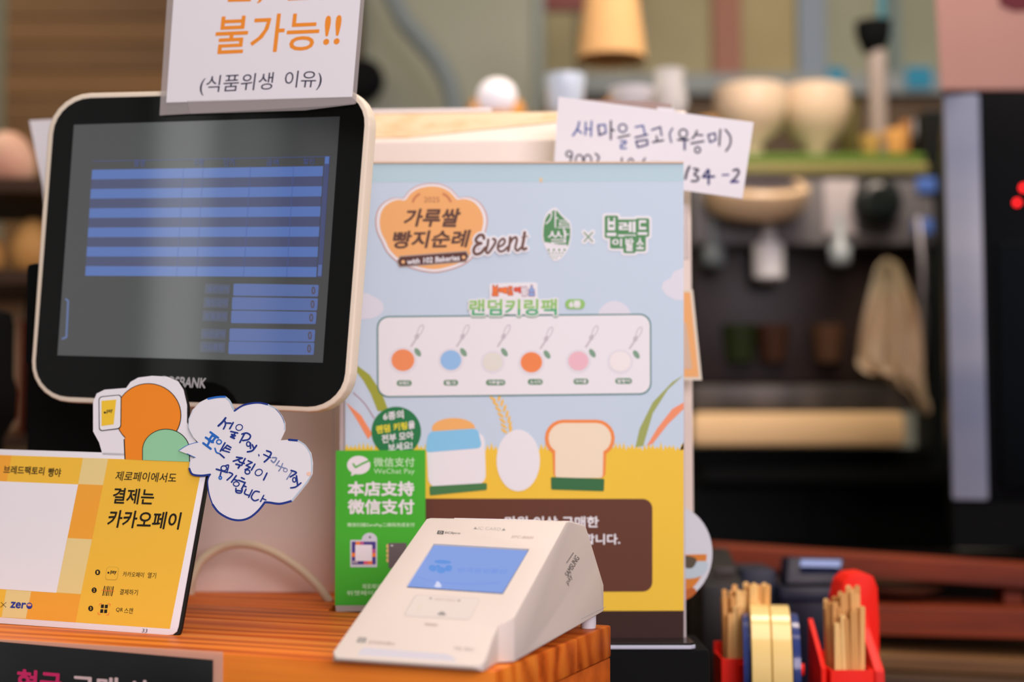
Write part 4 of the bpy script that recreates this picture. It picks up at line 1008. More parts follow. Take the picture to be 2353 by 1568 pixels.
# ------------------------------------------------------------------ back wall details
gt = thing('glass_partition', (at(1030, 100, 3.6).x, 3.6, 0), 'grey green glass partition behind the cream machine', 'partition')
link('pane', bm_px(833, -260, 1238, 260, 3.6, 0.012, 0.002), mat('partition_glass', (132, 128, 116), 0.2), gt, 0)
for x0, x1 in ((828, 842), (1228, 1250)):
    link('post', bm_px(x0, -260, x1, 1300, 3.585, 0.04, 0.002), mat('partition_post', (118, 120, 116), 0.4), gt, 0)
link('bottom_rail', bm_px(828, 255, 1250, 285, 3.585, 0.04, 0.002), mat('partition_post', (118, 120, 116)), gt, 0)
dg_ = smooth_pts([at(880, -60, 3.4), at(925, 40, 3.4), at(965, 90, 3.4), at(1012, 150, 3.4), at(1040, 220, 3.4), at(1050, 330, 3.4)], 4)
link('grey_hose', bm_tube(dg_, 0.024, 10), mat('hose_grey', (104, 108, 112), 0.5), None, 60, label='thick grey blue hose hanging diagonally in front of the glass partition', category='hose')
link('latch_knob', bm_lathe([(0.03, 0), (0.055, 0.012), (0.055, 0.035), (0.02, 0.06)], at(836, 190, 3.584), Vector((0, -1, 0)), n=20), BLK, gt, 50)

# window with olive panes
win = bpy.data.objects.new('window_1', None); COL.objects.link(win); win.location = (at(1700, 0, 4.25).x, 4.25, 1.6); BASE[win.name] = win.location.copy(); win['kind'] = 'structure'
OL = [noisy('olive_pane', (154, 138, 104), (140, 126, 96), 2, 0.5), noisy('olive_pane_warm', (150, 130, 92), (166, 146, 108), 2, 0.5), noisy('grey_pane', (136, 132, 112), (146, 140, 120), 2, 0.5)]
panes = [(1252, 1335, 0), (1470, 1640, 0), (1700, 1835, 1), (1895, 2050, 2), (2060, 2170, 2), (1340, 1465, 0)]
for x0, x1, i in panes:
    link('pane', bm_px(x0, -330, x1, 170, 4.2, 0.02, 0.002), OL[i], win, 0)
for x0, x1, col in ((1330, 1346, (134, 122, 102)), (1640, 1700, (148, 98, 82)), (1836, 1893, (128, 134, 148)), (2050, 2062, (110, 120, 120)), (1462, 1474, (138, 120, 92))):
    link('mullion', bm_px(x0, -330, x1, 185, 4.17, 0.04, 0.003), mat('mullion_%d' % x0, col), win, 0)
link('sill', bm_px(1240, 168, 2180, 215, 4.1, 0.12, 0.004), mat('sill_grey', (136, 136, 138)), win, 0)
link('lower_panel', bm_px(1240, 216, 2180, 620, 4.15, 0.04), mat('lower_panel_brown', (92, 70, 52)), win, 0)
# hanging lampshade
lp = thing('pendant_lamp', at(1405, 140, 3.0), 'tan conical pendant lampshade hanging above the machine', 'lamp')
cx_ = at(1405, 100, 3.0)
link('lamp_shade', bm_lathe([(0.075, at(0, 138, 3.0).z), (0.070, at(0, 90, 3.0).z), (0.05, at(0, -60, 3.0).z), (0.02, at(0, -150, 3.0).z)], (cx_.x, 3.0, 0), cap=False), mat('shade_tan', (214, 160, 110), 0.6), lp, 60)
link('cord', bm_tube([Vector((cx_.x, 3.0, at(0, -150, 3.0).z)), Vector((cx_.x, 3.0, 3.0))], 0.004, 6), BLK, lp)
link('red_sign', bm_px(1250, -60, 1420, 24, 3.6, 0.02, 0.003), mat('sign_maroon', (104, 54, 50)), None, 0, label='dark maroon board at the top behind the tan lampshade', category='board')

# glasses and domes on the ledge behind the cream machine
LZ = at(1200, 262, 2.45).z
link('wooden_ledge', bm_box(0.035, 2.56, LZ - 0.012, 0.5, 0.24, 0.024, 0.003), noisy('ledge_wood', (150, 112, 78), (130, 94, 62), 5, 0.5), None, 40, label='wooden ledge behind the cream machine that carries the glass domes', category='shelf')
link('ledge_support', bm_box(0.035, 2.56, (LZ - 0.025) / 2, 0.44, 0.18, LZ - 0.025), mat('ledge_support', (70, 56, 46)), None, 0, label='dark cabinet under the wooden ledge, hidden behind the cream machine', category='cabinet')
AMB = mat('amber_dome', (204, 134, 62), 0.25, coat=0.4); WG = mat('white_glaze', (236, 224, 232), 0.15, coat=0.6)
def dome(px, wpx, hpx, Y, m, nm, lb, cat, inner=None):
    x = at(px, 0, Y).x; r = wpx / 2 / FPX * Y; hh = hpx / FPX * Y
    t_ = thing(nm, (x, Y, LZ + 0.0005), lb, cat)
    link('shell', bm_lathe([(r * 0.98, LZ + 0.001), (r, LZ + hh * 0.35), (r * 0.86, LZ + hh * 0.7), (r * 0.55, LZ + hh * 0.92), (r * 0.1, LZ + hh)], (x, Y, 0)), m, t_, 60)
    link('knob', bm_lathe([(r * 0.12, LZ + hh), (r * 0.16, LZ + hh * 1.06), (r * 0.08, LZ + hh * 1.12)], (x, Y, 0), n=16), m, t_, 60)
    return t_
dome(1140, 150, 96, 2.6, AMB, 'amber_dome', 'amber glass dome on the ledge, leftmost, behind the white ball lamp', 'dome')
x_ = at(1142, 0, 2.47).x
bl_ = thing('ball_lamp', (x_, 2.47, LZ), 'small round white lamp in front of the leftmost amber dome', 'lamp')
link('bulb', bm_lathe([(0.004 + 0.031 * math.sin(a_), LZ + 0.036 - 0.031 * math.cos(a_)) for a_ in [i / 12 * PI for i in range(1, 13)]], (x_, 2.47, 0)), mat('bulb_glow', (230, 214, 214), 0.3, emit=(214, 206, 224), estr=0.45), bl_, 60)
link('base', bm_lathe([(0.024, LZ + 0.0005), (0.018, LZ + 0.009)], (x_, 2.47, 0)), AMB, bl_, 60)
dome(1447, 150, 100, 2.6, AMB, 'amber_dome', 'amber glass dome on the ledge above the hand-written note', 'dome')
link('white_cup', bm_lathe([(0.02, LZ + 0.001), (0.032, LZ + 0.02), (0.036, LZ + 0.08), (0.033, LZ + 0.078), (0.018, LZ + 0.012)], (at(1298, 0, 2.5).x, 2.5, 0)), mat('bluewhite_cup', (196, 200, 222), 0.2, coat=0.4), None, 60, label='pale blue white cup on the ledge between the two amber domes', category='cup')
x_ = at(1450, 0, 2.46).x
link('white_bowl', bm_lathe([(0.018, LZ + 0.001), (0.034, LZ + 0.02), (0.042, LZ + 0.045), (0.039, LZ + 0.045), (0.015, LZ + 0.01)], (x_, 2.46, 0)), WG, None, 60, label='white bowl in front of the right amber dome, above the note', category='bowl')
link('white_jug', bm_lathe([(0.022, LZ + 0.001), (0.034, LZ + 0.03), (0.026, LZ + 0.075), (0.03, LZ + 0.09), (0.027, LZ + 0.088), (0.018, LZ + 0.012)], (at(1536, 0, 2.50).x, 2.50, 0)), mat('greywhite_jug', (196, 184, 184), 0.25), None, 60, label='greyish white jug at the right end of the ledge', category='jug')

# ------------------------------------------------------------------ espresso machine
EY = 3.0
em = thing('espresso_machine', (at(1850, 0, EY).x, EY + 0.2, at(0, 1030, EY).z - 0.02), 'large steel espresso machine with a cream drip rail, behind the poster on the right', 'coffee machine')
def ep(nm, x0, y0, x1, y1, Y, d, m, bev=0.006, **kw): return link(nm, bm_px(x0, y0, x1, y1, Y, d, bev), m, em, 40, **kw)
DKM = noisy('dark_panel', (34, 28, 30), (52, 36, 32), 2.0, 0.35)
GSM = noisy('grey_steel', (122, 112, 116), (86, 80, 88), 2.2, 0.3)
ep('upper_body', 1592, 400, 2150, 565, EY, 0.36, GSM, 0.02)
ep('middle_panel', 1592, 566, 2140, 880, EY + 0.06, 0.30, DKM)
ep('drip_tray', 1592, 884, 2110, 945, EY - 0.08, 0.44, noisy('tray_steel', (92, 80, 76), (60, 52, 50), 3, 0.3, (4, 1, 1)))
ep('drip_rail', 1592, 948, 2082, 1026, EY - 0.10, 0.03, mat('rail_tan', (255, 192, 146), 0.45), 0.022, label='bright tan front rail')
ep('base', 1592, 1028, 2120, 1075, EY - 0.05, 0.40, BLK)
ep('cup_tray', 1592, 372, 2135, 398, EY - 0.01, 0.38, mat('tray_olive', (146, 132, 84), 0.4), 0.006)
ep('green_mat', 1605, 352, 2125, 371, EY + 0.02, 0.32, mat('mat_green', (92, 118, 46), 0.6), 0.004)
ep('pink_painted_highlight', 1895, 412, 1968, 540, EY - 0.006, 0.01, mat('highlight_pinkwhite', (190, 172, 178), 0.4), 0.008)  # bright highlight on the steel front, built as a thin pale plate
c_ = at(1738, 452, EY - 0.03)
rg = []
link('group_head', bm_lathe([(0.040, -0.036), (0.092, -0.034), (0.110, -0.01), (0.110, 0.022), (0.10, 0.03), (0.09, 0.022)], c_, Vector((0.0, -0.35, 0.93)), 40), mat('group_cream', (226, 184, 150), 0.25, coat=0.4), em, 50)
link('group_plate', bm_lathe([(0.087, 0.0), (0.087, 0.026)], c_, Vector((0, -0.35, 0.93)), 40), mat('group_dark', (74, 60, 66), 0.25), em, 50)
c_ = at(2018, 462, EY - 0.03)
link('steam_knob', bm_lathe([(0.024, 0.06), (0.044, 0.055), (0.051, 0.024), (0.051, 0.0), (0.038, -0.014), (0.02, -0.017)], c_, Vector((0, 1, 0)), 32), mat('knob_dark', (30, 34, 34), 0.12, coat=0.5), em, 50)
for (px, py, rpx, l_), m_ in (((1766, 600, 36, 0.09), WG), ((1930, 585, 24, 0.05), mat('spout_grey', (176, 176, 184), 0.2, coat=0.3)), ((1640, 590, 26, 0.05), mat('spout_dim', (110, 112, 116), 0.3))):
    c_ = at(px, py, EY - 0.01); r = rpx / FPX * EY
    link('portafilter', bm_lathe([(r * .6, -l_ / 2), (r, -l_ / 2 + 0.008), (r, l_ / 2 - 0.01), (r * 0.5, l_ / 2), (r * 0.3, l_ / 2 + 0.06)], c_), m_, em, 50)
for px, py in ((2130, 425), (2122, 520)):
    link('indicator', bm_px(px - 22, py - 18, px + 22, py + 18, EY - 0.008, 0.01, 0.006), mat('indicator_blue', (84, 112, 190), 0.3), em, 40)
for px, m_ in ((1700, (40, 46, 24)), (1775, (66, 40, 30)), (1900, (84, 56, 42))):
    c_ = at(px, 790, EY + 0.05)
    link('painted_cup_reflection', bm_lathe([(0.028, -0.04), (0.038, 0.04)], c_), mat('reflection_paint_%d' % px, m_, 0.3), em, 50)  # faint cup reflections in the dark panel, built as solid dark shapes
# wand
wnd = smooth_pts([at(2110, 500, EY - 0.03), at(2120, 620, EY - 0.05), at(2118, 800, EY - 0.05), at(2105, 900, EY - 0.05)], 4)
link('steam_wand', bm_tube(wnd, 0.008, 8), STEEL, em, 60)
# table that carries it
kt = thing('kitchen_bench', (at(1900, 0, EY).x, EY + 0.2, 0), 'black bench cabinet under the espresso machine', 'cabinet')
bz = at(0, 1075, EY - 0.05).z
x0_, x1_ = at(1594, 0, EY).x, at(2165, 0, EY).x
link('worktop', bm_box((x0_ + x1_) / 2, EY + 0.15, bz - 0.0155, x1_ - x0_, 0.5, 0.03, 0.003), BLK, kt, 0)
link('cabinet_body', bm_box((x0_ + x1_) / 2, EY + 0.18, (bz - 0.031) / 2, x1_ - x0_ - 0.02, 0.42, bz - 0.031), BLK, kt, 0)
for px0, px1 in ((1600, 1860), (1868, 2140)):
    link('cabinet_door', bm_px(px0, 1110, px1, 1250, EY - 0.035, 0.012, 0.003), mat('bench_door', (14, 16, 16), 0.5, spec=0.05), kt, 0)
# cloth
cl_pts = [(2035, 592), (2062, 600), (2085, 650), (2110, 720), (2120, 790), (2122, 850), (2128, 905), (2142, 950), (2125, 955), (2100, 935), (2080, 905), (2048, 890), (2030, 858), (2000, 865), (1968, 840), (1975, 780), (1985, 720), (2000, 660), (2015, 610)]
CLO = noisy('cream_cloth', (255, 216, 196), (240, 196, 174), 5, 0.9)
def cloth_bm(pts, Y, amp):
    bm = bmesh.new(); P2 = [Vector((a_, b_, 0)) for a_, b_ in pts]
    ys = sorted(set(range(int(min(q_.y for q_ in P2)), int(max(q_.y for q_ in P2)), 12)))
    grid = []
    for y in ys:
        xs = []
        for i in range(len(P2)):
            a_, b_ = P2[i], P2[(i + 1) % len(P2)]
            if (a_.y <= y) != (b_.y <= y): xs.append(a_.x + (y - a_.y) / (b_.y - a_.y) * (b_.x - a_.x))
        if len(xs) < 2: continue
        x0, x1 = min(xs), max(xs)
        row = []
        for j in range(15):
            x = x0 + (x1 - x0) * j / 14
            row.append(bm.verts.new(at(x, y, Y + amp * math.sin(j * 1.35 + y * 0.006) + 0.004 * math.sin(y * 0.03 + j))))
        grid.append(row)
    for a_, b_ in zip(grid, grid[1:]):
        for j in range(14): bm.faces.new((a_[j], a_[j + 1], b_[j + 1], b_[j]))
    bmesh.ops.solidify(bm, geom=list(bm.faces), thickness=0.003)
    return bm
link('cream_cloth', cloth_bm(cl_pts, EY - 0.075, 0.014), CLO, None, 80, label='cream cloth hanging from the steam wand of the espresso machine', category='cloth')
# cups on top of the machine
tz = at(0, 352, EY + 0.02).z
CUPM = mat('cup_cream', (232, 196, 172), 0.25, coat=0.3)
def cup(px, wpx, ytop, Y, m, label, cat='cup', foot=0.45, nm='cup', group=None):
    x = at(px, 0, Y).x; r = wpx / 2 / FPX * Y; h_ = at(0, ytop, Y).z - tz
    prof_ = [(r * foot * 0.9, 0), (r * foot, h_ * 0.06), (r * foot * 1.1, h_ * 0.22), (r * 0.82, h_ * 0.42), (r, h_ * 0.72), (r * 0.98, h_), (r * 0.93, h_ * 0.98), (r * 0.75, h_ * 0.5), (0.002, h_ * 0.35)]
    return link(nm, bm_lathe([(a_, b_ + tz + 0.0005) for a_, b_ in prof_], (x, Y, 0), n=32, cap=False), m, None, 60, label=label, category=cat)
cup(1722, 172, 205, EY + 0.10, CUPM, 'wide cream bowl on top of the espresso machine, left of the pair', 'bowl', 0.3, 'bowl')
cup(1868, 164, 205, EY + 0.16, CUPM, 'wide cream bowl on top of the espresso machine, right of the pair', 'bowl', 0.3, 'bowl')
OC = mat('cup_amber', (232, 164, 96), 0.3, coat=0.3)
cup(1626, 56, 275, EY + 0.12, OC, 'amber cup on the machine top just above the hand-written note, left', 'cup', 0.7)
cup(1668, 60, 278, EY + 0.25, OC, 'amber cup on the machine top beside the left cream bowl', 'cup', 0.7)
cup(1995, 52, 312, EY + 0.08, mat('cup_ochre', (190, 146, 84), 0.3), 'ochre cup on the machine top, foot of the pale post', 'cup', 0.7)
cup(2052, 54, 300, EY + 0.04, OC, 'amber cup with a white base, right part of the machine top', 'cup', 0.7)
cup(2080, 44, 282, EY + 0.20, mat('cup_brown', (190, 126, 82), 0.3), 'brown cup at the back of the machine top', 'cup', 0.7)
cup(2122, 62, 276, EY + 0.10, mat('cup_lilac', (214, 204, 220), 0.25, coat=0.3), 'lilac white cup at the right end of the machine top', 'cup', 0.7)
# green bottle between bowls
link('olive_box', bm_px(1935, 225, 1972, 350, EY + 0.25, 0.04, 0.004), mat('olive_box', (120, 104, 60), 0.5), None, 40, label='olive brown carton behind the right cream bowl on the machine', category='carton')
# post with black head
ps = thing('thermometer_post', at(2005, 352, EY + 0.12), 'pale post with a black round head rising from the machine top', 'post')
x_ = at(2012, 0, EY + 0.12).x; Yp = EY + 0.12
link('pole', bm_tube([Vector((x_, Yp, tz + 0.0005)), Vector((x_, Yp, at(0, 118, Yp).z))], 0.021, 14), mat('post_pink_grey', (160, 140, 136), 0.4), ps, 60)
link('head', bm_lathe([(0.016, at(0, 126, Yp).z), (0.026, at(0, 114, Yp).z), (0.038, at(0, 82, Yp).z), (0.040, at(0, 52, Yp).z), (0.014, at(0, 48, Yp).z)], (at(2005, 0, Yp).x, Yp, 0)), BLK, ps, 50)
link('blue_tube', bm_tube([Vector((x_ + 0.012, Yp, at(0, 60, Yp).z)), Vector((x_ + 0.016, Yp, at(0, -120, Yp).z))], 0.010, 10), mat('tube_teal', (58, 104, 118), 0.4), ps, 60)
for px, py, w_px, h_px in ((1922, 172, 40, 34), (2112, 178, 60, 50)):
    link('blue_label', bm_px(px - w_px / 2, py - h_px / 2, px + w_px / 2, py + h_px / 2, 4.09, 0.008, 0.001), mat('label_teal', (40, 124, 156), 0.5), win, 0)

# ------------------------------------------------------------------ dark column, steel oven and pink box
link('dark_column', bm_px(2148, 250, 2178, 1400, EY + 0.02, 0.12, 0.004), mat('column_black', (20, 22, 22), 0.4), None, 0, label='slim black upright between the espresso machine and the oven', category='post')
ov = thing('oven', (at(2450, 0, 2.2).x, 2.4, 0), 'tall black oven with a bright steel side strip at the right edge', 'oven')
ovs = noisy('oven_steel', (158, 152, 164), (112, 114, 140), 1.4, 0.35, (0.3, 1, 2.0))
YO = rad(-16); RO = Matrix.Rotation(YO, 3, 'Z')
oc0 = at(2178, 700, 2.2)
PO = Plane(oc0, RO @ Vector((1, 0, 0)), ZZ)
def oz(py): return at(2178, py, 2.2).z
def ovbox(x0, x1, y0, y1, d0, d1, bev):
    """x: metres from the front left corner, d: metres behind the front"""
    c_ = RO @ Vector(((x0 + x1) / 2, (d0 + d1) / 2, 0))
    return bm_box(oc0.x + c_.x, oc0.y + c_.y, (oz(y0) + oz(y1)) / 2, x1 - x0, d1 - d0, oz(y0) - oz(y1), bev, RO)
xs_ = (PO.hit(2262, 700) - oc0).dot(PO.U)
link('side_strip', ovbox(0, xs_, 218, 1150, 0, 0.05, 0.006), ovs, ov, 40)
link('body', ovbox(0, 0.42, 217, 1150, 0.051, 0.5, 0.006), BLKG, ov, 40)
link('front_panel', ovbox(xs_ + 0.001, 0.42, 218, 1150, 0.006, 0.05, 0.004), BLKG, ov, 40)
link('lower_body', ovbox(0, 0.42, 1151, 1262, 0.01, 0.48, 0.004), BLK, ov, 0)
link('door', ovbox(xs_ + 0.02, 0.40, 560, 1120, -0.006, 0.005, 0.003), mat('oven_glass', (6, 10, 14), 0.3, spec=0.08), ov, 40)
for px, py, r in ((2337, 466, 11), (2352, 432, 12)):
    link('indicator_light', bm_lathe([(r / FPX * 1.2, -0.002), (r / FPX * 1.2, 0.004)], PO.hit(px, py, -0.004), PO.N, 14), mat('red_led', (180, 10, 10), 0.3, emit=(255, 30, 34), estr=3.2), ov, 40, label='red light')
pb = thing('pink_box', (at(2350, 0, 2.15).x, 2.3, at(0, 207, 2.15).z), 'large salmon pink box on top of the oven', 'box')
link('carton', bm_prism([at(2134, -240, 2.19), at(2860, -260, 2.19), at(2860, 207, 2.19), at(2162, 207, 2.19)], Vector((0.13, 0.34, 0)), 0.003), noisy('pink_card', (172, 124, 116), (166, 118, 110), 2, 0.6), pb, 0)
link('print_patch', bm_prism([at(2290, -60, 2.189), at(2420, -60, 2.189), at(2420, 20, 2.189), at(2330, 26, 2.189), at(2298, 12, 2.189)], Vector((0, 0.002, 0))), mat('patch_red', (88, 22, 30), 0.5), pb, 0)

# ------------------------------------------------------------------ lower shelf on the right
RWM = noisy('red_brown_wood', (126, 48, 22), (92, 34, 18), 6, 0.5, (0.5, 1, 6))
sh = thing('wooden_rack', (at(2000, 0, 2.0).x, 2.05, 0), 'reddish brown wooden rack under the oven, behind the tape dispenser', 'rack')
def slope_board(x0, y0, x1, y1, t, Y, d, m, nm='board'):
    a_, b_ = at(x0, y0, Y), at(x1, y1, Y - 0.06)
    h_ = t / FPX * Y
    pts_ = [a_, b_, b_ - ZZ * h_, a_ - ZZ * h_]
    return link(nm, bm_prism(pts_, Vector((0, d, 0)), 0.002), m, sh, 0)
slope_board(1640, 1256, 2500, 1312, 48, 2.0, 0.10, RWM)
slope_board(1640, 1386, 2500, 1408, 62, 1.95, 0.14, RWM)
slope_board(1640, 1490, 2500, 1530, 30, 1.9, 0.2, noisy('brown_board', (118, 82, 50), (96, 62, 38), 5, 0.5, (0.5, 1, 6)))
slope_board(1640, 1540, 2500, 1580, 100, 1.85, 0.2, noisy('dark_brown_board', (74, 52, 36), (56, 40, 30), 5, 0.5, (0.5, 1, 6)))
link('upright', bm_px(2308, 1310, 2352, 1430, 1.985, 0.04, 0.002), RWM, sh, 0)
link('upright', bm_px(1640, 1300, 1680, 1430, 1.985, 0.04, 0.002), RWM, sh, 0)
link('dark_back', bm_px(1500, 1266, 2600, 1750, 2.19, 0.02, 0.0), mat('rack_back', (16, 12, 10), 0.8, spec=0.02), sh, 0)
link('rack_leg', bm_box(at(2400, 0, 1.95).x, 2.05, 0.42, 0.05, 0.05, 0.84), RWM, sh, 0)
link('rack_leg', bm_box(at(1660, 0, 1.95).x, 2.05, 0.42, 0.05, 0.05, 0.84), RWM, sh, 0)
# blurred pale tray on the rack
link('brown_tray', bm_lathe([(0.04, 0), (0.066, 0.012), (0.07, 0.016)], Vector((at(2090, 0, 1.9).x, 2.03, at(0, 1384, 1.95).z)), n=28), mat('tray_brown', (96, 60, 46), 0.4), None, 50, label='shallow brown tray lying on the middle board of the rack', category='tray')

# ------------------------------------------------------------------ desk, printer, navy devices
dz = 0.80
desk = thing('low_desk', (0.45, 1.6, 0), 'black low desk to the right that carries the tape dispenser', 'desk')
link('desk_top', bm_box(0.56, 1.62, dz - 0.015, 0.56, 0.50, 0.03, 0.003), BLK, desk, 0)
for x, y in ((0.31, 1.39), (0.81, 1.39), (0.31, 1.85), (0.81, 1.85)):
    link('leg', bm_box(x, y, (dz - 0.03) / 2, 0.03, 0.03, dz - 0.03), BLK, desk, 0)
NAVY = mat('navy_plastic', (12, 16, 40), 0.45)
pz = lambda py, Y: at(0, py, Y).z
ter = thing('black_printer', (at(1720, 0, 1.72).x, 1.75, dz), 'black slope-topped printer behind the wooden stirrers', 'printer')
link('body', bm_prism([Vector((at(1600, 0, 1.7).x, 1.70, dz)), Vector((at(1600, 0, 1.7).x, 1.84, dz)), Vector((at(1600, 0, 1.7).x, 1.84, pz(1262, 1.8))), Vector((at(1600, 0, 1.7).x, 1.70, pz(1345, 1.70)))], Vector((at(1700, 0, 1.7).x - at(1600, 0, 1.7).x, 0, 0)), 0.006), mat('printer_black', (34, 32, 32), 0.4), ter, 40)
link('paper_lid', bm_px(1640, 1305, 1690, 1330, 1.693, 0.01, 0.002), mat('printer_grey', (58, 52, 50), 0.4), ter, 40)
tm = thing('navy_card_terminal', (at(1840, 0, 1.7).x, 1.72, dz), 'navy blue terminal with a glowing blue top between the two bundles of stirrers', 'terminal')
link('body', bm_px(1790, 1345, 1935, 1620, 1.70, 0.12, 0.01), mat('navy_dark', (20, 22, 40), 0.35), tm, 40)
link('head', bm_prism([at(1806, 1342, 1.69), at(1930, 1342, 1.69), at(1942, 1282, 1.73), at(1812, 1280, 1.73)], Vector((0, 0.05, -0.004)), 0.003), NAVY, tm, 40)
link('screen', bm_prism([at(1838, 1302, 1.7085), at(1930, 1304, 1.7085), at(1932, 1288, 1.7185), at(1840, 1286, 1.7185)], Vector((0, -0.002, 0.0))), mat('blue_glow', (0.02, 0.04, 0.08), 0.2, raw=True, emit=(30, 90, 170), estr=0.8), tm, 0, label='glowing blue display')
link('rib', bm_px(1795, 1368, 1930, 1384, 1.694, 0.008, 0.003), NAVY, tm, 40)
link('navy_box', bm_px(1705, 1308, 1786, 1600, 1.72, 0.08, 0.008), mat('navy_grey', (30, 34, 50), 0.4), None, 40, label='dark navy box standing left of the navy terminal', category='box')

# ------------------------------------------------------------------ tape dispenser with two stirrer compartments
TY = 1.45
RED = mat('red_plastic', (245, 34, 20), 0.45, spec=0.12)
RED2 = mat('red_plastic_painted_shade', (225, 34, 24), 0.45, spec=0.25)  # darker copy of the red, shade of the side wall put into its colour
td = thing('tape_dispenser', (at(1840, 0, TY).x, TY + 0.03, dz), 'bright red desk tape dispenser with two pockets and a tape wheel', 'tape dispenser')
def X(px, Y=TY): return at(px, 0, Y).x
def Z(py, Y=TY): return at(0, py, Y).z
# pockets: open boxes made of walls
def pocket(x0, x1, ztop, y0, y1, nm, floorz):
    t_ = 0.0025
    bm = bm_box((x0 + x1) / 2, y0 + t_ / 2, (dz + ztop) / 2, x1 - x0, t_, ztop - dz, 0.0006)
    bm_box((x0 + x1) / 2, y1 - t_ / 2, (dz + ztop + 0.01) / 2, x1 - x0, t_, ztop + 0.01 - dz, 0.0006, bm=bm)
    bm_box(x0 + t_ / 2, (y0 + y1) / 2, (dz + ztop) / 2, t_, y1 - y0 - 2 * t_, ztop - dz, 0.0, bm=bm)
    bm_box(x1 - t_ / 2, (y0 + y1) / 2, (dz + ztop) / 2, t_, y1 - y0 - 2 * t_, ztop - dz, 0.0, bm=bm)
    bm_box((x0 + x1) / 2, (y0 + y1) / 2, floorz - 0.001, x1 - x0 - 2 * t_, y1 - y0 - 2 * t_, 0.002, bm=bm)
    return link(nm, bm, RED, td, 40)
zfl = Z(1592)
PL = (X(1641), X(1768), Z(1513), TY - 0.005, TY + 0.05)
PRR = (X(1868), X(1962), Z(1528), TY - 0.035, TY + 0.03)
pocket(*PL, 'pocket', zfl); pocket(*PRR, 'pocket', zfl)
# right cheek: arched upright wall
arch = [(1862, 1568), (1850, 1500), (1862, 1462), (1900, 1425), (1928, 1370), (1938, 1335), (1955, 1320), (1985, 1318), (2005, 1322), (2018, 1345), (2022, 1420), (2022, 1700), (1870, 1700)]
wallp = [(1955, 1322), (1990, 1318), (2008, 1326), (2018, 1352), (2022, 1430), (2022, 1720), (1960, 1720), (1925, 1500), (1928, 1378), (1938, 1338)]
link('right_cheek', bm_prism([at(x, y, TY + 0.035) for x, y in wallp], Vector((0, 0.05, 0)), 0.003), RED, td, 40)
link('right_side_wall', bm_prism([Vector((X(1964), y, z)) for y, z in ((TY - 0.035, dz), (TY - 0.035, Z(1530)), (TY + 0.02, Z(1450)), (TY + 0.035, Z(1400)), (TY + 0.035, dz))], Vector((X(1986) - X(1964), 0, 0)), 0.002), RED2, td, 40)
link('left_flap', bm_prism([Vector((X(1850), y, z)) for y, z in ((TY - 0.03, dz), (TY - 0.03, Z(1525)), (TY - 0.01, Z(1490)), (TY + 0.03, Z(1430)), (TY + 0.04, dz))], Vector((0.005, 0, 0)), 0.001), RED, td, 40)
link('body', bm_box((X(1641) + X(2020)) / 2, TY + 0.02, dz + 0.02, X(2020) - X(1641), 0.13, 0.04, 0.006), RED, td, 40)
# wheel
wc = Vector((X(1768), TY + 0.055 - 0.06, Z(1400) - 0.066)); wc.y = TY - 0.005 + 0.062
wc = Vector((X(1764, 1.42), 1.455, Z(1400, 1.42) - 0.064))
axis = Vector((math.cos(rad(8)), -math.sin(rad(8)), 0))
hw = 0.040 / 2
link('wheel', bm_lathe([(0.010, -hw - 0.007), (0.0555, -hw - 0.007), (0.0565, -hw - 0.001), (0.040, -hw), (0.040, hw), (0.0565, hw + 0.001), (0.0555, hw + 0.008), (0.010, hw + 0.008)], wc, axis, 48), mat('wheel_navy', (40, 54, 110), 0.2, coat=0.5), td, 40)
TAPE = mat('tape_yellow', (240, 200, 130), 0.22, coat=0.6)
for s in (-1, 1):
    c0 = wc + axis * (s * hw / 2)
    link('tape_roll', bm_lathe([(0.0405, -hw / 2 + 0.0004), (0.0630, -hw / 2 + 0.0004), (0.0640, -hw / 2 + 0.0012), (0.0640, hw / 2 - 0.0012), (0.0630, hw / 2 - 0.0004), (0.0405, hw / 2 - 0.0004), (0.0405, -hw / 2 + 0.0004)], c0, axis, 56, cap=False), TAPE, td, 40)
link('axle', bm_tube([wc - axis * 0.034, wc + axis * 0.034], 0.006, 12), RED, td)
link('axle_support', bm_box(wc.x - 0.031, wc.y, (dz + wc.z) / 2 + 0.004, 0.004, 0.03, wc.z - dz + 0.006, 0.001), RED, td, 0)

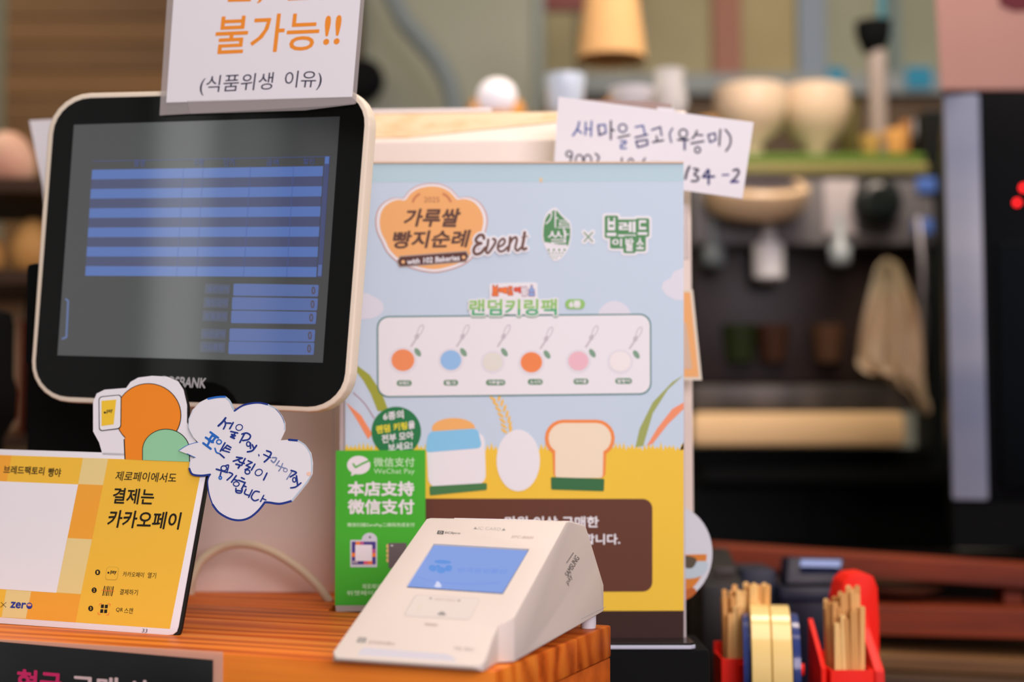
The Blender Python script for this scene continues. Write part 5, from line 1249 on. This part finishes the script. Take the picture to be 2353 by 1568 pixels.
# wooden stirrers: one mesh, many individuals
STW = [noisy('stirrer_birch_%d' % i, c1, c2, 40, 0.6, (1, 1, 0.1)) for i, (c1, c2) in enumerate((((240, 180, 116), (216, 152, 90)), ((222, 160, 98), (198, 136, 78)), ((250, 198, 136), (230, 172, 108))))]
stm = []
for i in range(3):
    bm = bmesh.new(); L_ = 0.115; wd = 0.0028; th = 0.0008
    pts_ = [(-wd, 0), (wd, 0), (wd, L_ - 0.002), (wd * 0.6, L_ - 0.0004), (0, L_), (-wd * 0.6, L_ - 0.0004), (-wd, L_ - 0.002)]
    vs = [bm.verts.new((x, -th, z)) for x, z in pts_]; f_ = bm.faces.new(vs)
    r_e = bmesh.ops.extrude_face_region(bm, geom=[f_]); bmesh.ops.translate(bm, verts=[g_ for g_ in r_e['geom'] if isinstance(g_, bmesh.types.BMVert)], vec=(0, 2 * th, 0))
    bmesh.ops.recalc_face_normals(bm, faces=bm.faces)
    me = bpy.data.meshes.new('wooden_stirrer'); bm.to_mesh(me); bm.free(); me.materials.append(STW[i]); stm.append(me)
def stirrers(P_, cols_, rows_, hts, label, group, seed):
    random.seed(seed)
    x0, x1, zt, y0, y1 = P_; x0 += 0.007; x1 -= 0.007; y0 += 0.007; y1 -= 0.007
    for j in range(rows_):
        for i in range(cols_):
            fx = (i + .5) / cols_; fy = (j + .5) / rows_
            o = bpy.data.objects.new('wooden_stirrer', stm[random.randrange(3)]); COL.objects.link(o)
            ztop = Z(hts[0] + (hts[1] - hts[0]) * fx + (hts[2] if j == 0 else 0) + random.uniform(-14, 14))
            o.scale = (1, 1, (ztop - zfl) / 0.115)
            o.location = (x0 + (x1 - x0) * fx, y0 + (y1 - y0) * fy, zfl + 0.0006)
            o.rotation_euler = (random.uniform(-0.03, 0.03), random.uniform(-0.035, 0.035), random.uniform(-0.5, 0.5))
            props(o, label, 'stirrer', group)
stirrers(PL, 8, 4, (1372, 1352, 40), 'wooden stirrer standing in the left pocket of the red tape dispenser', 'wooden stirrers in the left pocket', 3)
stirrers(PRR, 7, 5, (1390, 1348, 46), 'wooden stirrer standing in the right pocket of the red tape dispenser', 'wooden stirrers in the right pocket', 5)
